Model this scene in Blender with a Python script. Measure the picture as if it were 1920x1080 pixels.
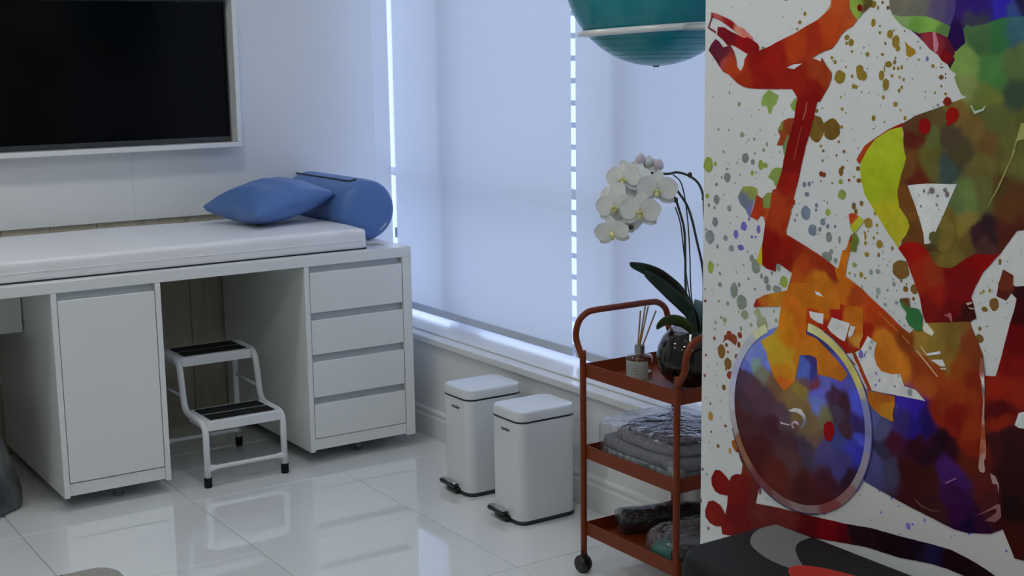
import bpy, bmesh, math, random
from mathutils import Vector, Matrix, noise
from mathutils.geometry import delaunay_2d_cdt

for o in list(bpy.data.objects): bpy.data.objects.remove(o, do_unlink=True)
S = bpy.context.scene
COL = S.collection
R = math.radians
random.seed(7)

# ------------------------------------------------------------------ camera
# room axes: X along the TV wall towards the window, Y towards the TV wall, Z up
cam_d = bpy.data.cameras.new('camera'); cam = bpy.data.objects.new('camera', cam_d); COL.objects.link(cam)
cam_d.sensor_width = 36; cam_d.lens = 47.4287; cam_d.clip_start = .05
cam.matrix_world = Matrix(((0.8336208, 0.1051557, -0.5422348, 0.0000000), (-0.5521623, 0.1339618, -0.8229040, 0.0000000), (-0.0138943, 0.9853915, 0.1697364, 1.5650000), (0.0000000, 0.0000000, 0.0000000, 1.0000000)))
S.camera = cam

# ------------------------------------------------------------------ daylight, exposure
wd = bpy.data.worlds.new('overcast sky'); S.world = wd; wd.use_nodes = True
wd.node_tree.nodes['Background'].inputs['Color'].default_value = (.42, .52, .86, 1)
wd.node_tree.nodes['Background'].inputs['Strength'].default_value = 2.3
sun_d = bpy.data.lights.new('hazy sun', 'SUN'); sun = bpy.data.objects.new('hazy_sun', sun_d); COL.objects.link(sun)
sun_d.energy = 2.75; sun_d.angle = R(70); sun_d.color = (.62, .72, 1.0)
sun.location = (8, 9, 6)
sun.rotation_euler = Vector((-.72, -.62, -.38)).to_track_quat('-Z', 'Y').to_euler()
S.view_settings.view_transform = 'Standard'; S.view_settings.look = 'None'
S.view_settings.gamma = 1; S.view_settings.use_curve_mapping = False
S.view_settings.exposure = 0.0
LED = 19.5          # strength of the ceiling panels

# ------------------------------------------------------------------ materials
MATS = {}
def mat(name, col, rough=.5, metal=0, spec=.5, var=.04, vscale=6, bump=0, bscale=60, coat=0, sheen=0, col2=None, stretch=None):
    if name in MATS: return MATS[name]
    m = bpy.data.materials.new(name); m.use_nodes = True; MATS[name] = m
    nt = m.node_tree; p = nt.nodes['Principled BSDF']
    tc = nt.nodes.new('ShaderNodeTexCoord'); mp = nt.nodes.new('ShaderNodeMapping')
    nt.links.new(tc.outputs['Object'], mp.inputs['Vector'])
    if stretch: mp.inputs['Scale'].default_value = stretch
    n = nt.nodes.new('ShaderNodeTexNoise'); n.inputs['Scale'].default_value = vscale; n.inputs['Detail'].default_value = 4
    nt.links.new(mp.outputs['Vector'], n.inputs['Vector'])
    r = nt.nodes.new('ShaderNodeValToRGB')
    a = [max(0, c*(1-var)) for c in col]; b = [min(1, c*(1+var)) for c in (col2 or col)]
    r.color_ramp.elements[0].color = (*a, 1); r.color_ramp.elements[1].color = (*b, 1)
    r.color_ramp.elements[0].position = .3; r.color_ramp.elements[1].position = .7
    nt.links.new(n.outputs['Fac'], r.inputs['Fac']); nt.links.new(r.outputs['Color'], p.inputs['Base Color'])
    p.inputs['Roughness'].default_value = rough; p.inputs['Metallic'].default_value = metal
    p.inputs['Specular IOR Level'].default_value = spec; p.inputs['Coat Weight'].default_value = coat
    p.inputs['Coat Roughness'].default_value = .015; p.inputs['Coat IOR'].default_value = 1.6; p.inputs['Sheen Weight'].default_value = sheen
    if bump:
        n2 = nt.nodes.new('ShaderNodeTexNoise'); n2.inputs['Scale'].default_value = bscale; n2.inputs['Detail'].default_value = 3
        nt.links.new(mp.outputs['Vector'], n2.inputs['Vector'])
        bp = nt.nodes.new('ShaderNodeBump'); bp.inputs['Strength'].default_value = bump; bp.inputs['Distance'].default_value = .01
        nt.links.new(n2.outputs['Fac'], bp.inputs['Height']); nt.links.new(bp.outputs['Normal'], p.inputs['Normal'])
    return m
def emit_mat(name, col, st):
    m = bpy.data.materials.new(name); m.use_nodes = True; nt = m.node_tree; nt.nodes.clear()
    e = nt.nodes.new('ShaderNodeEmission'); e.inputs['Color'].default_value = (*col, 1); e.inputs['Strength'].default_value = st
    o = nt.nodes.new('ShaderNodeOutputMaterial'); nt.links.new(e.outputs[0], o.inputs[0]); return m
def clear_mat(name, tint, gloss=.08, rough=.02, haze=0, bump=0, bscale=40, hcol=(.8, .8, .85), ior=1.45):
    m = bpy.data.materials.new(name); m.use_nodes = True; nt = m.node_tree; nt.nodes.clear(); N = nt.nodes.new; L = nt.links.new
    t = N('ShaderNodeBsdfTransparent'); t.inputs['Color'].default_value = (*tint, 1)
    g = N('ShaderNodeBsdfGlossy'); g.inputs['Roughness'].default_value = rough
    f = N('ShaderNodeLayerWeight'); f.inputs['Blend'].default_value = .5
    pw = N('ShaderNodeMath'); pw.operation = 'POWER'; pw.inputs[1].default_value = 4; L(f.outputs['Facing'], pw.inputs[0])
    ad = N('ShaderNodeMath'); ad.operation = 'ADD'; ad.inputs[1].default_value = gloss+.04; ad.use_clamp = True
    L(pw.outputs[0], ad.inputs[0])
    if bump:
        tc = N('ShaderNodeTexCoord'); n = N('ShaderNodeTexNoise'); n.inputs['Scale'].default_value = bscale; n.inputs['Detail'].default_value = 3
        L(tc.outputs['Object'], n.inputs['Vector'])
        b = N('ShaderNodeBump'); b.inputs['Strength'].default_value = bump; b.inputs['Distance'].default_value = .02
        L(n.outputs['Fac'], b.inputs['Height']); L(b.outputs['Normal'], g.inputs['Normal']); L(b.outputs['Normal'], f.inputs['Normal'])
    base = t
    if haze:
        d = N('ShaderNodeBsdfDiffuse'); d.inputs['Color'].default_value = (*hcol, 1)
        mh = N('ShaderNodeMixShader'); mh.inputs['Fac'].default_value = haze
        L(t.outputs[0], mh.inputs[1]); L(d.outputs[0], mh.inputs[2]); base = mh
    mx = N('ShaderNodeMixShader'); L(ad.outputs[0], mx.inputs['Fac']); L(base.outputs[0], mx.inputs[1]); L(g.outputs[0], mx.inputs[2])
    o = N('ShaderNodeOutputMaterial'); L(mx.outputs[0], o.inputs[0]); return m
def cloth_through(name, col, fac):           # thin fabric that lets light through
    m = bpy.data.materials.new(name); m.use_nodes = True; nt = m.node_tree; nt.nodes.clear(); N = nt.nodes.new; L = nt.links.new
    tc = N('ShaderNodeTexCoord'); mp = N('ShaderNodeMapping'); mp.inputs['Scale'].default_value = (1, 400, 400)
    n = N('ShaderNodeTexNoise'); n.inputs['Scale'].default_value = 1; n.inputs['Detail'].default_value = 1
    L(tc.outputs['Object'], mp.inputs[0]); L(mp.outputs[0], n.inputs['Vector'])
    r = N('ShaderNodeValToRGB'); r.color_ramp.elements[0].color = (*[c*.94 for c in col], 1); r.color_ramp.elements[1].color = (*col, 1)
    L(n.outputs['Fac'], r.inputs['Fac'])
    d = N('ShaderNodeBsdfDiffuse'); t = N('ShaderNodeBsdfTranslucent'); L(r.outputs[0], d.inputs['Color']); L(r.outputs[0], t.inputs['Color'])
    mx = N('ShaderNodeMixShader'); mx.inputs['Fac'].default_value = fac; L(d.outputs[0], mx.inputs[1]); L(t.outputs[0], mx.inputs[2])
    o = N('ShaderNodeOutputMaterial'); L(mx.outputs[0], o.inputs[0]); return m

WALL = mat('white wall paint', (.80, .80, .79), .55, var=.015, vscale=2, bump=.03, bscale=90)
WALLG = mat('fill-cutting wall grey', (.36, .37, .38), .6, var=.015, vscale=2)  # made-up grey for the unseen walls, cuts fill light on the lower mural
CEIL = mat('ceiling paint', (.82, .82, .81), .7, var=.01)
WPANEL = mat('white lacquered panel', (.80, .81, .80), .42, var=.01, vscale=3)
LAM = mat('white laminate', (.81, .82, .80), .32, var=.012, vscale=3)
LAM_IN = mat('pale grey laminate', (.60, .64, .66), .4, var=.02, vscale=3)
WOOD = mat('oak plank', (.44, .41, .31), .45, var=.06, vscale=3, stretch=(14, 14, .8), bump=.04, bscale=20, col2=(.50, .47, .36))
TILE = mat('polished porcelain', (.88, .90, .90), .01, spec=.5, var=.005, coat=1.0, vscale=2)
GROUT = mat('grey grout', (.30, .31, .31), .8, var=.05)
STONE = mat('white sill stone', (.80, .80, .79), .25, var=.02, vscale=8)
BASEB = mat('white baseboard', (.80, .80, .79), .35, var=.01)
ALU = mat('white window frame', (.78, .80, .83), .35, var=.01)
VINYL = mat('vinyl leather white', (.88, .87, .89), .38, var=.02, vscale=4, bump=.12, bscale=9)
BLUE = mat('blue vinyl', (.09, .19, .46), .42, var=.06, vscale=5, bump=.06, bscale=14)
BLUEP = mat('blue vinyl end', (.08, .18, .44), .40, var=.05, vscale=5, bump=.04, bscale=14)
BLACK = mat('black plastic', (.012, .012, .014), .4, var=.1)
RUB = mat('black rubber', (.012, .012, .013), .7, spec=.15, var=.15, vscale=30, bump=.1, bscale=200)
STEEL = mat('white enamelled steel', (.76, .77, .78), .22, var=.01, coat=.3)
CANM = mat('white enamelled tin', (.76, .78, .80), .28, var=.01, coat=.2)
CHROME = mat('chrome', (.72, .73, .75), .12, metal=1, var=.02)
RUST = mat('rust orange enamel', (.20, .036, .010), .38, var=.04, vscale=5, spec=.22)
SCREEN = mat('dark screen glass', (.002, .002, .0025), .12, spec=.10, var=.05)
BEZEL = mat('tv bezel', (.02, .02, .022), .25, var=.05)
TEAL = mat('teal ball rubber', (.004, .25, .30), .24, var=.06, vscale=4, bump=.05, bscale=8)
GREYP = mat('grey plastic', (.22, .23, .235), .45, var=.04)
GREYL = mat('light grey print', (.19, .19, .195), .5, var=.05)
STEPB = mat('black step rubber', (.016, .017, .018), .6, spec=.2, var=.1, vscale=40, bump=.15, bscale=300)
REDP = mat('red print', (.48, .03, .02), .5, var=.05)
TAUPE = mat('taupe upholstery', (.27, .26, .235), .7, var=.06, vscale=60, bump=.1, bscale=300, sheen=.1)
MARB = mat('grey swirled resin', (.045, .047, .052), .35, var=.3, vscale=7, col2=(.20, .205, .215), bump=.15, bscale=12)
PETAL = mat('white petal', (.82, .83, .80), .5, var=.03, vscale=30)
PETALP = mat('pink petal', (.72, .58, .64), .5, var=.08, vscale=20)
LIP = mat('yellow lip', (.62, .55, .10), .5, var=.3, vscale=60, col2=(.75, .72, .40))
STEMM = mat('dark stem', (.035, .04, .028), .5, var=.2)
LEAF = mat('orchid leaf', (.024, .060, .046), .30, var=.25, vscale=8, bump=.05, bscale=20)
LEAFL = mat('pale orchid leaf', (.07, .11, .03), .35, var=.2, vscale=8)
BARK = mat('bark chips', (.018, .013, .011), .7, var=.6, vscale=28, col2=(.06, .05, .045), bump=.8, bscale=50)
REED = mat('rattan reed', (.42, .27, .13), .7, var=.15, vscale=40, stretch=(1, 1, .1))
PAPER = mat('frosted label', (.42, .44, .41), .6, var=.08, vscale=30)
GTXT = mat('grey lettering', (.22, .24, .23), .6)
SILV = mat('silver collar', (.45, .45, .44), .28, metal=.9, var=.05)
BLANK = mat('grey blanket', (.17, .165, .19), .85, var=.12, vscale=12, bump=.4, bscale=30)
TEALC = mat('teal patterned hem', (.05, .12, .13), .8, var=.5, vscale=45, col2=(.30, .33, .34))
GREENC = mat('green fabric', (.02, .17, .12), .7, var=.2, vscale=14, bump=.3, bscale=25)
DARKC = mat('black fabric', (.012, .012, .014), .6, var=.3, vscale=14, bump=.3, bscale=25)
GREYC = mat('grey fabric', (.16, .16, .18), .7, var=.2, vscale=14, bump=.3, bscale=25)
TAGW = mat('white tag', (.75, .78, .80), .5)
ZIP_GAP = mat('dark zipper and gap shade', (.012, .016, .035), .5)
GLASS = clear_mat('window glass', (.96, .98, .98), 0, .01)
VGLASS = clear_mat('vase glass', (.62, .60, .58), .0, .02)
BGLASS = clear_mat('bottle glass', (.90, .92, .90), .04, .02)
OIL = clear_mat('amber oil', (.80, .62, .42), .0, .05)
FILM = clear_mat('clear wrapping film', (.93, .93, .95), .05, .07, haze=.035, bump=1.0, bscale=26)
BLIND = cloth_through('roller blind fabric', (.70, .705, .70), .52)
LEDM = emit_mat('led diffuser', (.95, .97, .94), LED)

# ------------------------------------------------------------------ geometry helpers
def link(o, parent=None):
    COL.objects.link(o)
    if parent is not None:
        o.parent = parent
        o.matrix_parent_inverse = parent.matrix_basis.inverted()
    return o
def obj(name, me, m, parent=None, smooth=False, angle=None):
    if isinstance(me, bmesh.types.BMesh):
        b = me; me = bpy.data.meshes.new(name); b.normal_update(); b.to_mesh(me); b.free()
    if m is not None and not me.materials: me.materials.append(m)
    if smooth or angle:
        for p in me.polygons: p.use_smooth = True
    if angle:
        try: me.set_sharp_from_angle(angle=R(angle))
        except Exception: pass
    return link(bpy.data.objects.new(name, me), parent)
def thing(name, label, cat, loc=(0, 0, 0), group=None):
    o = bpy.data.objects.new(name, None); o.empty_display_size = .05; o.location = loc; COL.objects.link(o)
    o['label'] = label; o['category'] = cat
    if group: o['group'] = group
    bpy.context.view_layer.update()
    return o
def struct(o, label=None):
    o['kind'] = 'structure'
    if label: o['label'] = label
    return o
def tag(o, label, cat, group=None):
    o['label'] = label; o['category'] = cat
    if group: o['group'] = group
    return o
def box(x0, x1, y0, y1, z0, z1, bev=0, seg=2, bm=None):
    b = bmesh.new()
    bmesh.ops.create_cube(b, size=1)
    for v in b.verts:
        v.co = Vector(((x0+x1)/2+v.co.x*(x1-x0), (y0+y1)/2+v.co.y*(y1-y0), (z0+z1)/2+v.co.z*(z1-z0)))
    if bev: bmesh.ops.bevel(b, geom=b.edges[:], offset=bev, segments=seg, affect='EDGES', profile=.5)
    if bm is not None:
        me = bpy.data.meshes.new('t'); b.to_mesh(me); b.free(); bm.from_mesh(me); bpy.data.meshes.remove(me); return bm
    return b
def smoothpath(pts, sub=6):
    P = [Vector(p) for p in pts]; out = []
    for i in range(len(P)-1):
        p0 = P[max(i-1, 0)]; p1 = P[i]; p2 = P[i+1]; p3 = P[min(i+2, len(P)-1)]
        for k in range(sub):
            t = k/sub
            out.append(.5*((2*p1)+(p2-p0)*t+(2*p0-5*p1+4*p2-p3)*t*t+(3*p1-p0-3*p2+p3)*t*t*t))
    out.append(P[-1]); return out
def roundpath(pts, r, n=6):                # polyline with rounded corners
    P = [Vector(p) for p in pts]; out = [P[0]]
    for i in range(1, len(P)-1):
        a = (P[i-1]-P[i]); b = (P[i+1]-P[i]); d = min(r, a.length*.49, b.length*.49)
        s = P[i]+a.normalized()*d; e = P[i]+b.normalized()*d
        for k in range(n+1):
            t = k/n; out.append((1-t)**2*s+2*t*(1-t)*P[i]+t*t*e)
    out.append(P[-1]); return out
def tube(pts, rad, n=12, bm=None, flat=1):
    b = bm if bm is not None else bmesh.new()
    P = [Vector(p) for p in pts]; rs = rad if isinstance(rad, (list, tuple)) else [rad]*len(P)
    rings = []; up = None
    for i, p in enumerate(P):
        d = (P[min(i+1, len(P)-1)]-P[max(i-1, 0)]).normalized()
        if up is None:
            up = Vector((0, 0, 1)) if abs(d.z) < .9 else Vector((1, 0, 0))
        u = (up-d*up.dot(d)).normalized(); w = d.cross(u); up = u
        rings.append([b.verts.new(p+(u*math.cos(2*math.pi*k/n)*flat+w*math.sin(2*math.pi*k/n))*rs[i]) for k in range(n)])
    for i in range(len(rings)-1):
        for k in range(n): b.faces.new((rings[i][k], rings[i][(k+1) % n], rings[i+1][(k+1) % n], rings[i+1][k]))
    b.faces.new(rings[0][::-1]); b.faces.new(rings[-1])
    return b
def lathe(prof, c, n=32, bm=None, axis='z'):
    b = bm if bm is not None else bmesh.new(); rings = []
    for r, h in prof:
        ring = []
        for k in range(n):
            a = 2*math.pi*k/n; x, y = max(r, 1e-4)*math.cos(a), max(r, 1e-4)*math.sin(a)
            p = (x, y, h) if axis == 'z' else ((x, h, y) if axis == 'y' else (h, x, y))
            ring.append(b.verts.new(Vector(c)+Vector(p)))
        rings.append(ring)
    for i in range(len(rings)-1):
        for k in range(n): b.faces.new((rings[i][k], rings[i][(k+1) % n], rings[i+1][(k+1) % n], rings[i+1][k]))
    b.faces.new(rings[0][::-1]); b.faces.new(rings[-1])
    bmesh.ops.recalc_face_normals(b, faces=b.faces[:])
    return b
def rrect(w, d, r, n=6):
    out = []
    for cx, cy, a0 in ((w/2-r, d/2-r, 0), (-w/2+r, d/2-r, 90), (-w/2+r, -d/2+r, 180), (w/2-r, -d/2+r, 270)):
        for k in range(n+1):
            a = R(a0+90*k/n); out.append((cx+r*math.cos(a), cy+r*math.sin(a)))
    return out
def loft(levels, c=(0, 0, 0), bm=None, cap=True):       # levels: (outline, z)
    b = bm if bm is not None else bmesh.new(); rings = []
    for ol, z in levels: rings.append([b.verts.new(Vector(c)+Vector((x, y, z))) for x, y in ol])
    n = len(rings[0])
    for i in range(len(rings)-1):
        for k in range(n): b.faces.new((rings[i][k], rings[i][(k+1) % n], rings[i+1][(k+1) % n], rings[i+1][k]))
    if cap: b.faces.new(rings[0][::-1]); b.faces.new(rings[-1])
    return b
def text_mesh(name, s, size, mw, ext=.0003):
    cu = bpy.data.curves.new(name, 'FONT'); cu.body = s; cu.size = size; cu.extrude = ext; cu.align_x = 'CENTER'; cu.align_y = 'CENTER'; cu.offset = size*.012
    o = bpy.data.objects.new(name, cu); COL.objects.link(o)
    dg = bpy.context.evaluated_depsgraph_get(); me = bpy.data.meshes.new_from_object(o.evaluated_get(dg))
    bpy.data.objects.remove(o); me.transform(mw); return me
def pillow_mesh(w, d, h, n=26, pw=.5):
    b = bmesh.new(); top = {}; bot = {}
    for i in range(n+1):
        for j in range(n+1):
            u = -1+2*i/n; v = -1+2*j/n
            k = max(0, (1-abs(u)**2.2)*(1-abs(v)**2.2))**pw
            pin = 1-.10*(1-abs(u*v))*max(abs(u), abs(v))**3       # sides draw in between the corners
            wr = .012*noise.noise(Vector((u*2.5, v*2.5, 3)))*k
            x, y = u*w/2*pin, v*d/2*pin
            top[i, j] = b.verts.new((x, y, h/2*k+wr))
            bot[i, j] = top[i, j] if (i in (0, n) or j in (0, n)) else b.verts.new((x, y, -h/2*k*.9))
    for i in range(n):
        for j in range(n):
            b.faces.new((top[i, j], top[i+1, j], top[i+1, j+1], top[i, j+1]))
            b.faces.new((bot[i, j], bot[i, j+1], bot[i+1, j+1], bot[i+1, j]))
    return b
def lump(c, size, p=3.0, amp=.01, fr=12, seed=0, nu=40, nv=20, rotz=0):   # soft boxy lump with creases
    b = bmesh.new(); rings = []
    sp = lambda x, e: math.copysign(abs(x)**e, x)
    e = 2/p; rm = Matrix.Rotation(rotz, 3, 'Z')
    for j in range(nv+1):
        ph = -math.pi/2+math.pi*j/nv; ring = []
        for i in range(nu):
            th = 2*math.pi*i/nu
            d = Vector((sp(math.cos(ph), e)*sp(math.cos(th), e)*size[0]/2, sp(math.cos(ph), e)*sp(math.sin(th), e)*size[1]/2, sp(math.sin(ph), e)*size[2]/2))
            k = noise.noise(d*fr+Vector((seed, 0, 0)))+.6*noise.noise(d*fr*2.3+Vector((0, seed, 0)))
            d += d.normalized()*amp*k
            ring.append(b.verts.new(Vector(c)+rm @ d))
        rings.append(ring)
    for j in range(nv):
        for i in range(nu): b.faces.new((rings[j][i], rings[j][(i+1) % nu], rings[j+1][(i+1) % nu], rings[j+1][i]))
    bmesh.ops.remove_doubles(b, verts=b.verts[:], dist=1e-5)
    zmin = c[2]-size[2]/2
    for v in b.verts: v.co.z = max(v.co.z, zmin)
    return b

# ================================================================== THE SETTING
XW, YB, XL, YN, ZC = 2.72, 5.5566, -2.2, -2.4, 2.70      # window wall, TV wall, left wall, near wall, ceiling
floor = struct(obj('floor', box(XL, XW, YN, YB, -.08, -.004), GROUT))
xs = [.995+.6*k for k in range(-6, 4)]; ys = [4.52+.6*k for k in range(-12, 3)]
tilecache = {}
for i in range(len(xs)-1):
    for j in range(len(ys)-1):
        x0, x1, y0, y1 = max(xs[i], XL), min(xs[i+1], XW), max(ys[j], YN), min(ys[j+1], YB)
        if x1-x0 < .02 or y1-y0 < .02: continue
        w, d = round(x1-x0-.003, 4), round(y1-y0-.003, 4)
        if (w, d) not in tilecache:
            b = box(-w/2, w/2, -d/2, d/2, -.012, 0, .0012, 1); me = bpy.data.meshes.new('tile'); b.to_mesh(me); b.free(); me.materials.append(TILE); tilecache[w, d] = me
        t = obj('tile', tilecache[w, d], None, floor); t.location = ((x0+x1)/2, (y0+y1)/2, 0)
struct(obj('ceiling', box(XL-.1, 3.2, YN-.1, YB+.15, ZC, ZC+.1), CEIL))
wb = struct(obj('wall_back', box(XL, 2.995, YB, YB+.14, 0, ZC), WALL))
struct(obj('wall_left', box(XL-.12, XL, YN, YB, 0, ZC), WALLG))
struct(obj('wall_near', box(XL, XW, YN-.12, YN, 0, ZC), WALLG))
# window wall: parapet, solid part and lintel as one wall
ww = box(XW, 3.08, 2.60, YB, 0, .40); box(XW, 3.08, YN, 2.60, 0, ZC, bm=ww); box(XW, 3.08, 2.60, YB, 2.56, ZC, bm=ww)
struct(obj('wall_right', ww, WALL))
pil = struct(obj('wall_pillar', box(2.28, XW, .60, 2.572, 0, ZC, .002, 1), WALL))
struct(obj('trim_1', box(2.698, 3.09, 2.60, YB, .400, .427, .004, 2), STONE), 'white stone window sill under the blinds')
struct(obj('trim_2', box(2.752, 3.09, 2.60, YB, .427, .4345, .003, 2), STONE))
def baseboard(name, x0, x1, y0, y1, ax):
    b = bmesh.new()
    prof = [(0, 0), (.016, 0), (.016, .088), (.011, .094), (.011, .104), (.014, .107), (.014, .114), (.006, .122), (0, .122)]
    pa, pb = [], []
    for d, h in prof:
        if ax == 'x': pa.append(b.verts.new((x0-d, y0, h))); pb.append(b.verts.new((x0-d, y1, h)))
        else: pa.append(b.verts.new((x0, y0-d, h))); pb.append(b.verts.new((x1, y0-d, h)))
    for i in range(len(prof)-1): b.faces.new((pa[i], pa[i+1], pb[i+1], pb[i]))
    b.faces.new(pa[::-1]); b.faces.new(pb); bmesh.ops.recalc_face_normals(b, faces=b.faces[:])
    return struct(obj(name, b, BASEB))
baseboard('baseboard_right', XW, XW, 2.572, YB, 'x')
# oak planks on the lower TV wall, lacquered panels above
k = 0; x = -.10
while x < 2.70:
    w = .190; x1 = min(x+w, 2.715)
    obj('plank', box(x+.001, x1-.001, 5.5389, 5.5566, 0, 0.9333, .0012, 1), WOOD, wb); x += w
for a, b_ in ((-.60, .5723), (.5726, 1.7682), (1.7685, 2.9047)):
    obj('panel', box(a, b_, 5.5251, 5.5566, 0.9106, ZC, .0015, 1), WPANEL, wb)
# window: fins, rails and panes
YE = YB+.16
win = struct(obj('window_1', box(3.00, 3.07, 2.60, YE, .434, .462, .003, 1), ALU))
obj('window_head', box(3.00, 3.07, 2.60, YE, 2.50, 2.56, .003, 1), ALU, win)
fy = [YE-.03, 4.955, 3.76, 2.615]
for y in fy: obj('mullion', box(2.948, 3.07, y, y+.022, .462, 2.50, .002, 1) if y < 5.5 else box(3.02, 3.07, y, y+.022, .462, 2.50, .002, 1), ALU, win)
for i in range(len(fy)-1):
    obj('transom', box(3.02, 3.06, fy[i+1]+.022, fy[i], 1.02, 1.06, .002, 1), ALU, win)
    obj('pane', box(3.038, 3.042, fy[i+1]+.022, fy[i], .462, 1.02), GLASS, win)
    obj('pane', box(3.038, 3.042, fy[i+1]+.022, fy[i], 1.06, 2.50), GLASS, win)

for k in range(23): obj('louvre_blade', box(3.27, 3.285, 2.62, 5.40, .46+k*.09, .483+k*.09, .002, 1), ALU, win)
for y in (2.64, 3.75, 5.30): obj('louvre_post', box(3.29, 3.32, y, y+.03, .40, 2.56), ALU, win)

# ================================================================== CEILING LIGHTS
n = 0
for lx in (-1.0, .3, 1.6):
    for ly in (.55, 2.35, 4.2):
        t = thing('ceiling_light', 'square white recessed ceiling panel light above the room', 'light', (lx, ly, ZC-.002), 'square ceiling panel lights'); n += 1
        fr = box(lx-.16, lx+.16, ly-.16, ly+.16, ZC-.012, ZC, .002, 1)
        obj('frame', fr, STEEL, t); obj('diffuser', box(lx-.145, lx+.145, ly-.145, ly+.145, ZC-.016, ZC-.012), LEDM, t)

# ================================================================== TELEVISION
nf = thing('tv_frame', 'white box frame projecting from the wall around the television', 'frame', (1.72, 5.598, 1.195))
obj('rail', box(1.1715, 2.2167, 5.4283, 5.5251, 1.1998, 1.2205, .002, 1), LAM, nf)
obj('rail', box(1.1715, 2.2167, 5.4283, 5.5251, 1.8187, 1.8394, .002, 1), LAM, nf)
obj('stile', box(1.1715, 1.1923, 5.4283, 5.5251, 1.2205, 1.8187, .002, 1), LAM, nf)
obj('stile', box(2.197, 2.2167, 5.4283, 5.5251, 1.2205, 1.8187, .002, 1), LAM, nf)
tv = thing('television', 'black flat television with a dark screen inside the white frame', 'television', (1.72, 5.598, 1.23))
obj('housing', box(1.1992, 2.1901, 5.4876, 5.5231, 1.2284, 1.8088, .004, 2), BEZEL, tv)
obj('screen', box(1.2061, 2.1842, 5.4861, 5.488, 1.2442, 1.8029, .0008, 1), SCREEN, tv)
obj('lower_bezel', box(1.2002, 2.1891, 5.4846, 5.4876, 1.2289, 1.2428, .001, 1), mat('dark grey trim', (.045, .047, .05), .3), tv)
obj('sensor', box(1.6828, 1.7025, 5.4838, 5.4848, 1.2304, 1.2363), BLACK, tv)

# ================================================================== BENCH WITH CABINETS
YD, ZT = 4.6684, 0.8223
wt = obj('worktop', box(0.4145, 2.5957, 4.6684, 5.5251, 0.7828, 0.8223, .0015, 1), LAM); tag(wt, 'long white laminate worktop carrying the padded mattress', 'worktop')
obj('grommet', box(2.4674, 2.5316, 4.772, 4.8362, 0.8213, 0.8231, .0003, 1), mat('beige cover', (.42, .39, .32), .5), wt)
sp = thing('support_panel', 'white end panel carrying the far left of the worktop', 'panel', (.44, 5.1, .0))
obj('board', box(0.4145, 0.454, 4.6684, 5.5073, 0.05, 0.7823, .001, 1), LAM, sp)
def foot(x, y, par):
    b = lathe([(.022, 0), (.024, .004), (.018, .008), (.011, .012), (.011, .062)], (x, y, 0), 14); obj('glide_foot', b, GREYP, par, angle=40)
foot(0.4343, 4.7572, sp); foot(0.4343, 5.4086, sp)
dc = thing('door_cabinet', 'white cabinet with one plain door under the worktop', 'cabinet', (1.395, 5.1, 0))
for a, b_ in ((1.1834, 1.2031), (1.5495, 1.5693)): obj('side_panel', box(a, b_, 4.6684, 5.5122, 0.05, 0.7823, .001, 1), LAM, dc)
obj('carcass', box(1.2036, 1.549, 4.694, 5.5073, 0.0648, 0.7813), LAM_IN, dc)
obj('base_rail', box(1.2036, 1.549, 4.6723, 4.6901, 0.0559, 0.0993, .001, 1), LAM, dc)
d = obj('door', box(1.2056, 1.5471, 4.6694, 4.6871, 0.1033, 0.7542, .0015, 1), LAM, dc)
obj('finger_pull', box(1.2056, 1.5471, 4.6763, 4.694, 0.7468, 0.7532, .001, 1), LAM_IN, d)
for x_, y_ in ((1.40, 4.765), (1.24, 5.38), (1.50, 5.38)): foot(x_, y_, dc)
wc = thing('drawer_cabinet', 'white cabinet with four drawers at the window end of the bench', 'cabinet', (2.395, 5.1, 0))
obj('side_panel', box(2.1299, 2.1496, 4.6684, 5.5122, 0.05, 0.7823, .001, 1), LAM, wc)
obj('side_panel', box(2.5563, 2.5957, 4.6684, 5.5122, 0.05, 0.7823, .001, 1), LAM, wc)
obj('carcass', box(2.1501, 2.5558, 4.694, 5.5073, 0.0648, 0.7813), LAM_IN, wc)
obj('base_rail', box(2.1501, 2.5558, 4.6723, 4.6901, 0.0569, 0.1003, .001, 1), LAM, wc)
for z0, z1 in ((0.6007, 0.7567), (0.4369, 0.5716), (0.2676, 0.4073), (0.1033, 0.2385)):
    d = obj('drawer', box(2.1526, 2.5533, 4.6694, 4.6871, z0, z1, .0015, 1), LAM, wc)
    obj('finger_pull', box(2.1526, 2.5533, 4.6763, 4.694, z1-.007, z1-.001, .001, 1), LAM_IN, d)
for x_, y_ in ((2.38, 4.765), (2.19, 5.38), (2.52, 5.38)): foot(x_, y_, wc)
hd = thing('hanging_drawer', 'shallow white drawer box hung under the worktop left of the door cabinet', 'drawer', (.85, 5.3, .572))
obj('body', box(0.5428, 1.1814, 5.0928, 5.5073, 0.5869, 0.7813, .001, 1), LAM, hd)
obj('drawer_front', box(0.5448, 1.1794, 5.075, 5.0918, 0.5849, 0.768, .0015, 1), LAM, hd)

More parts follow.
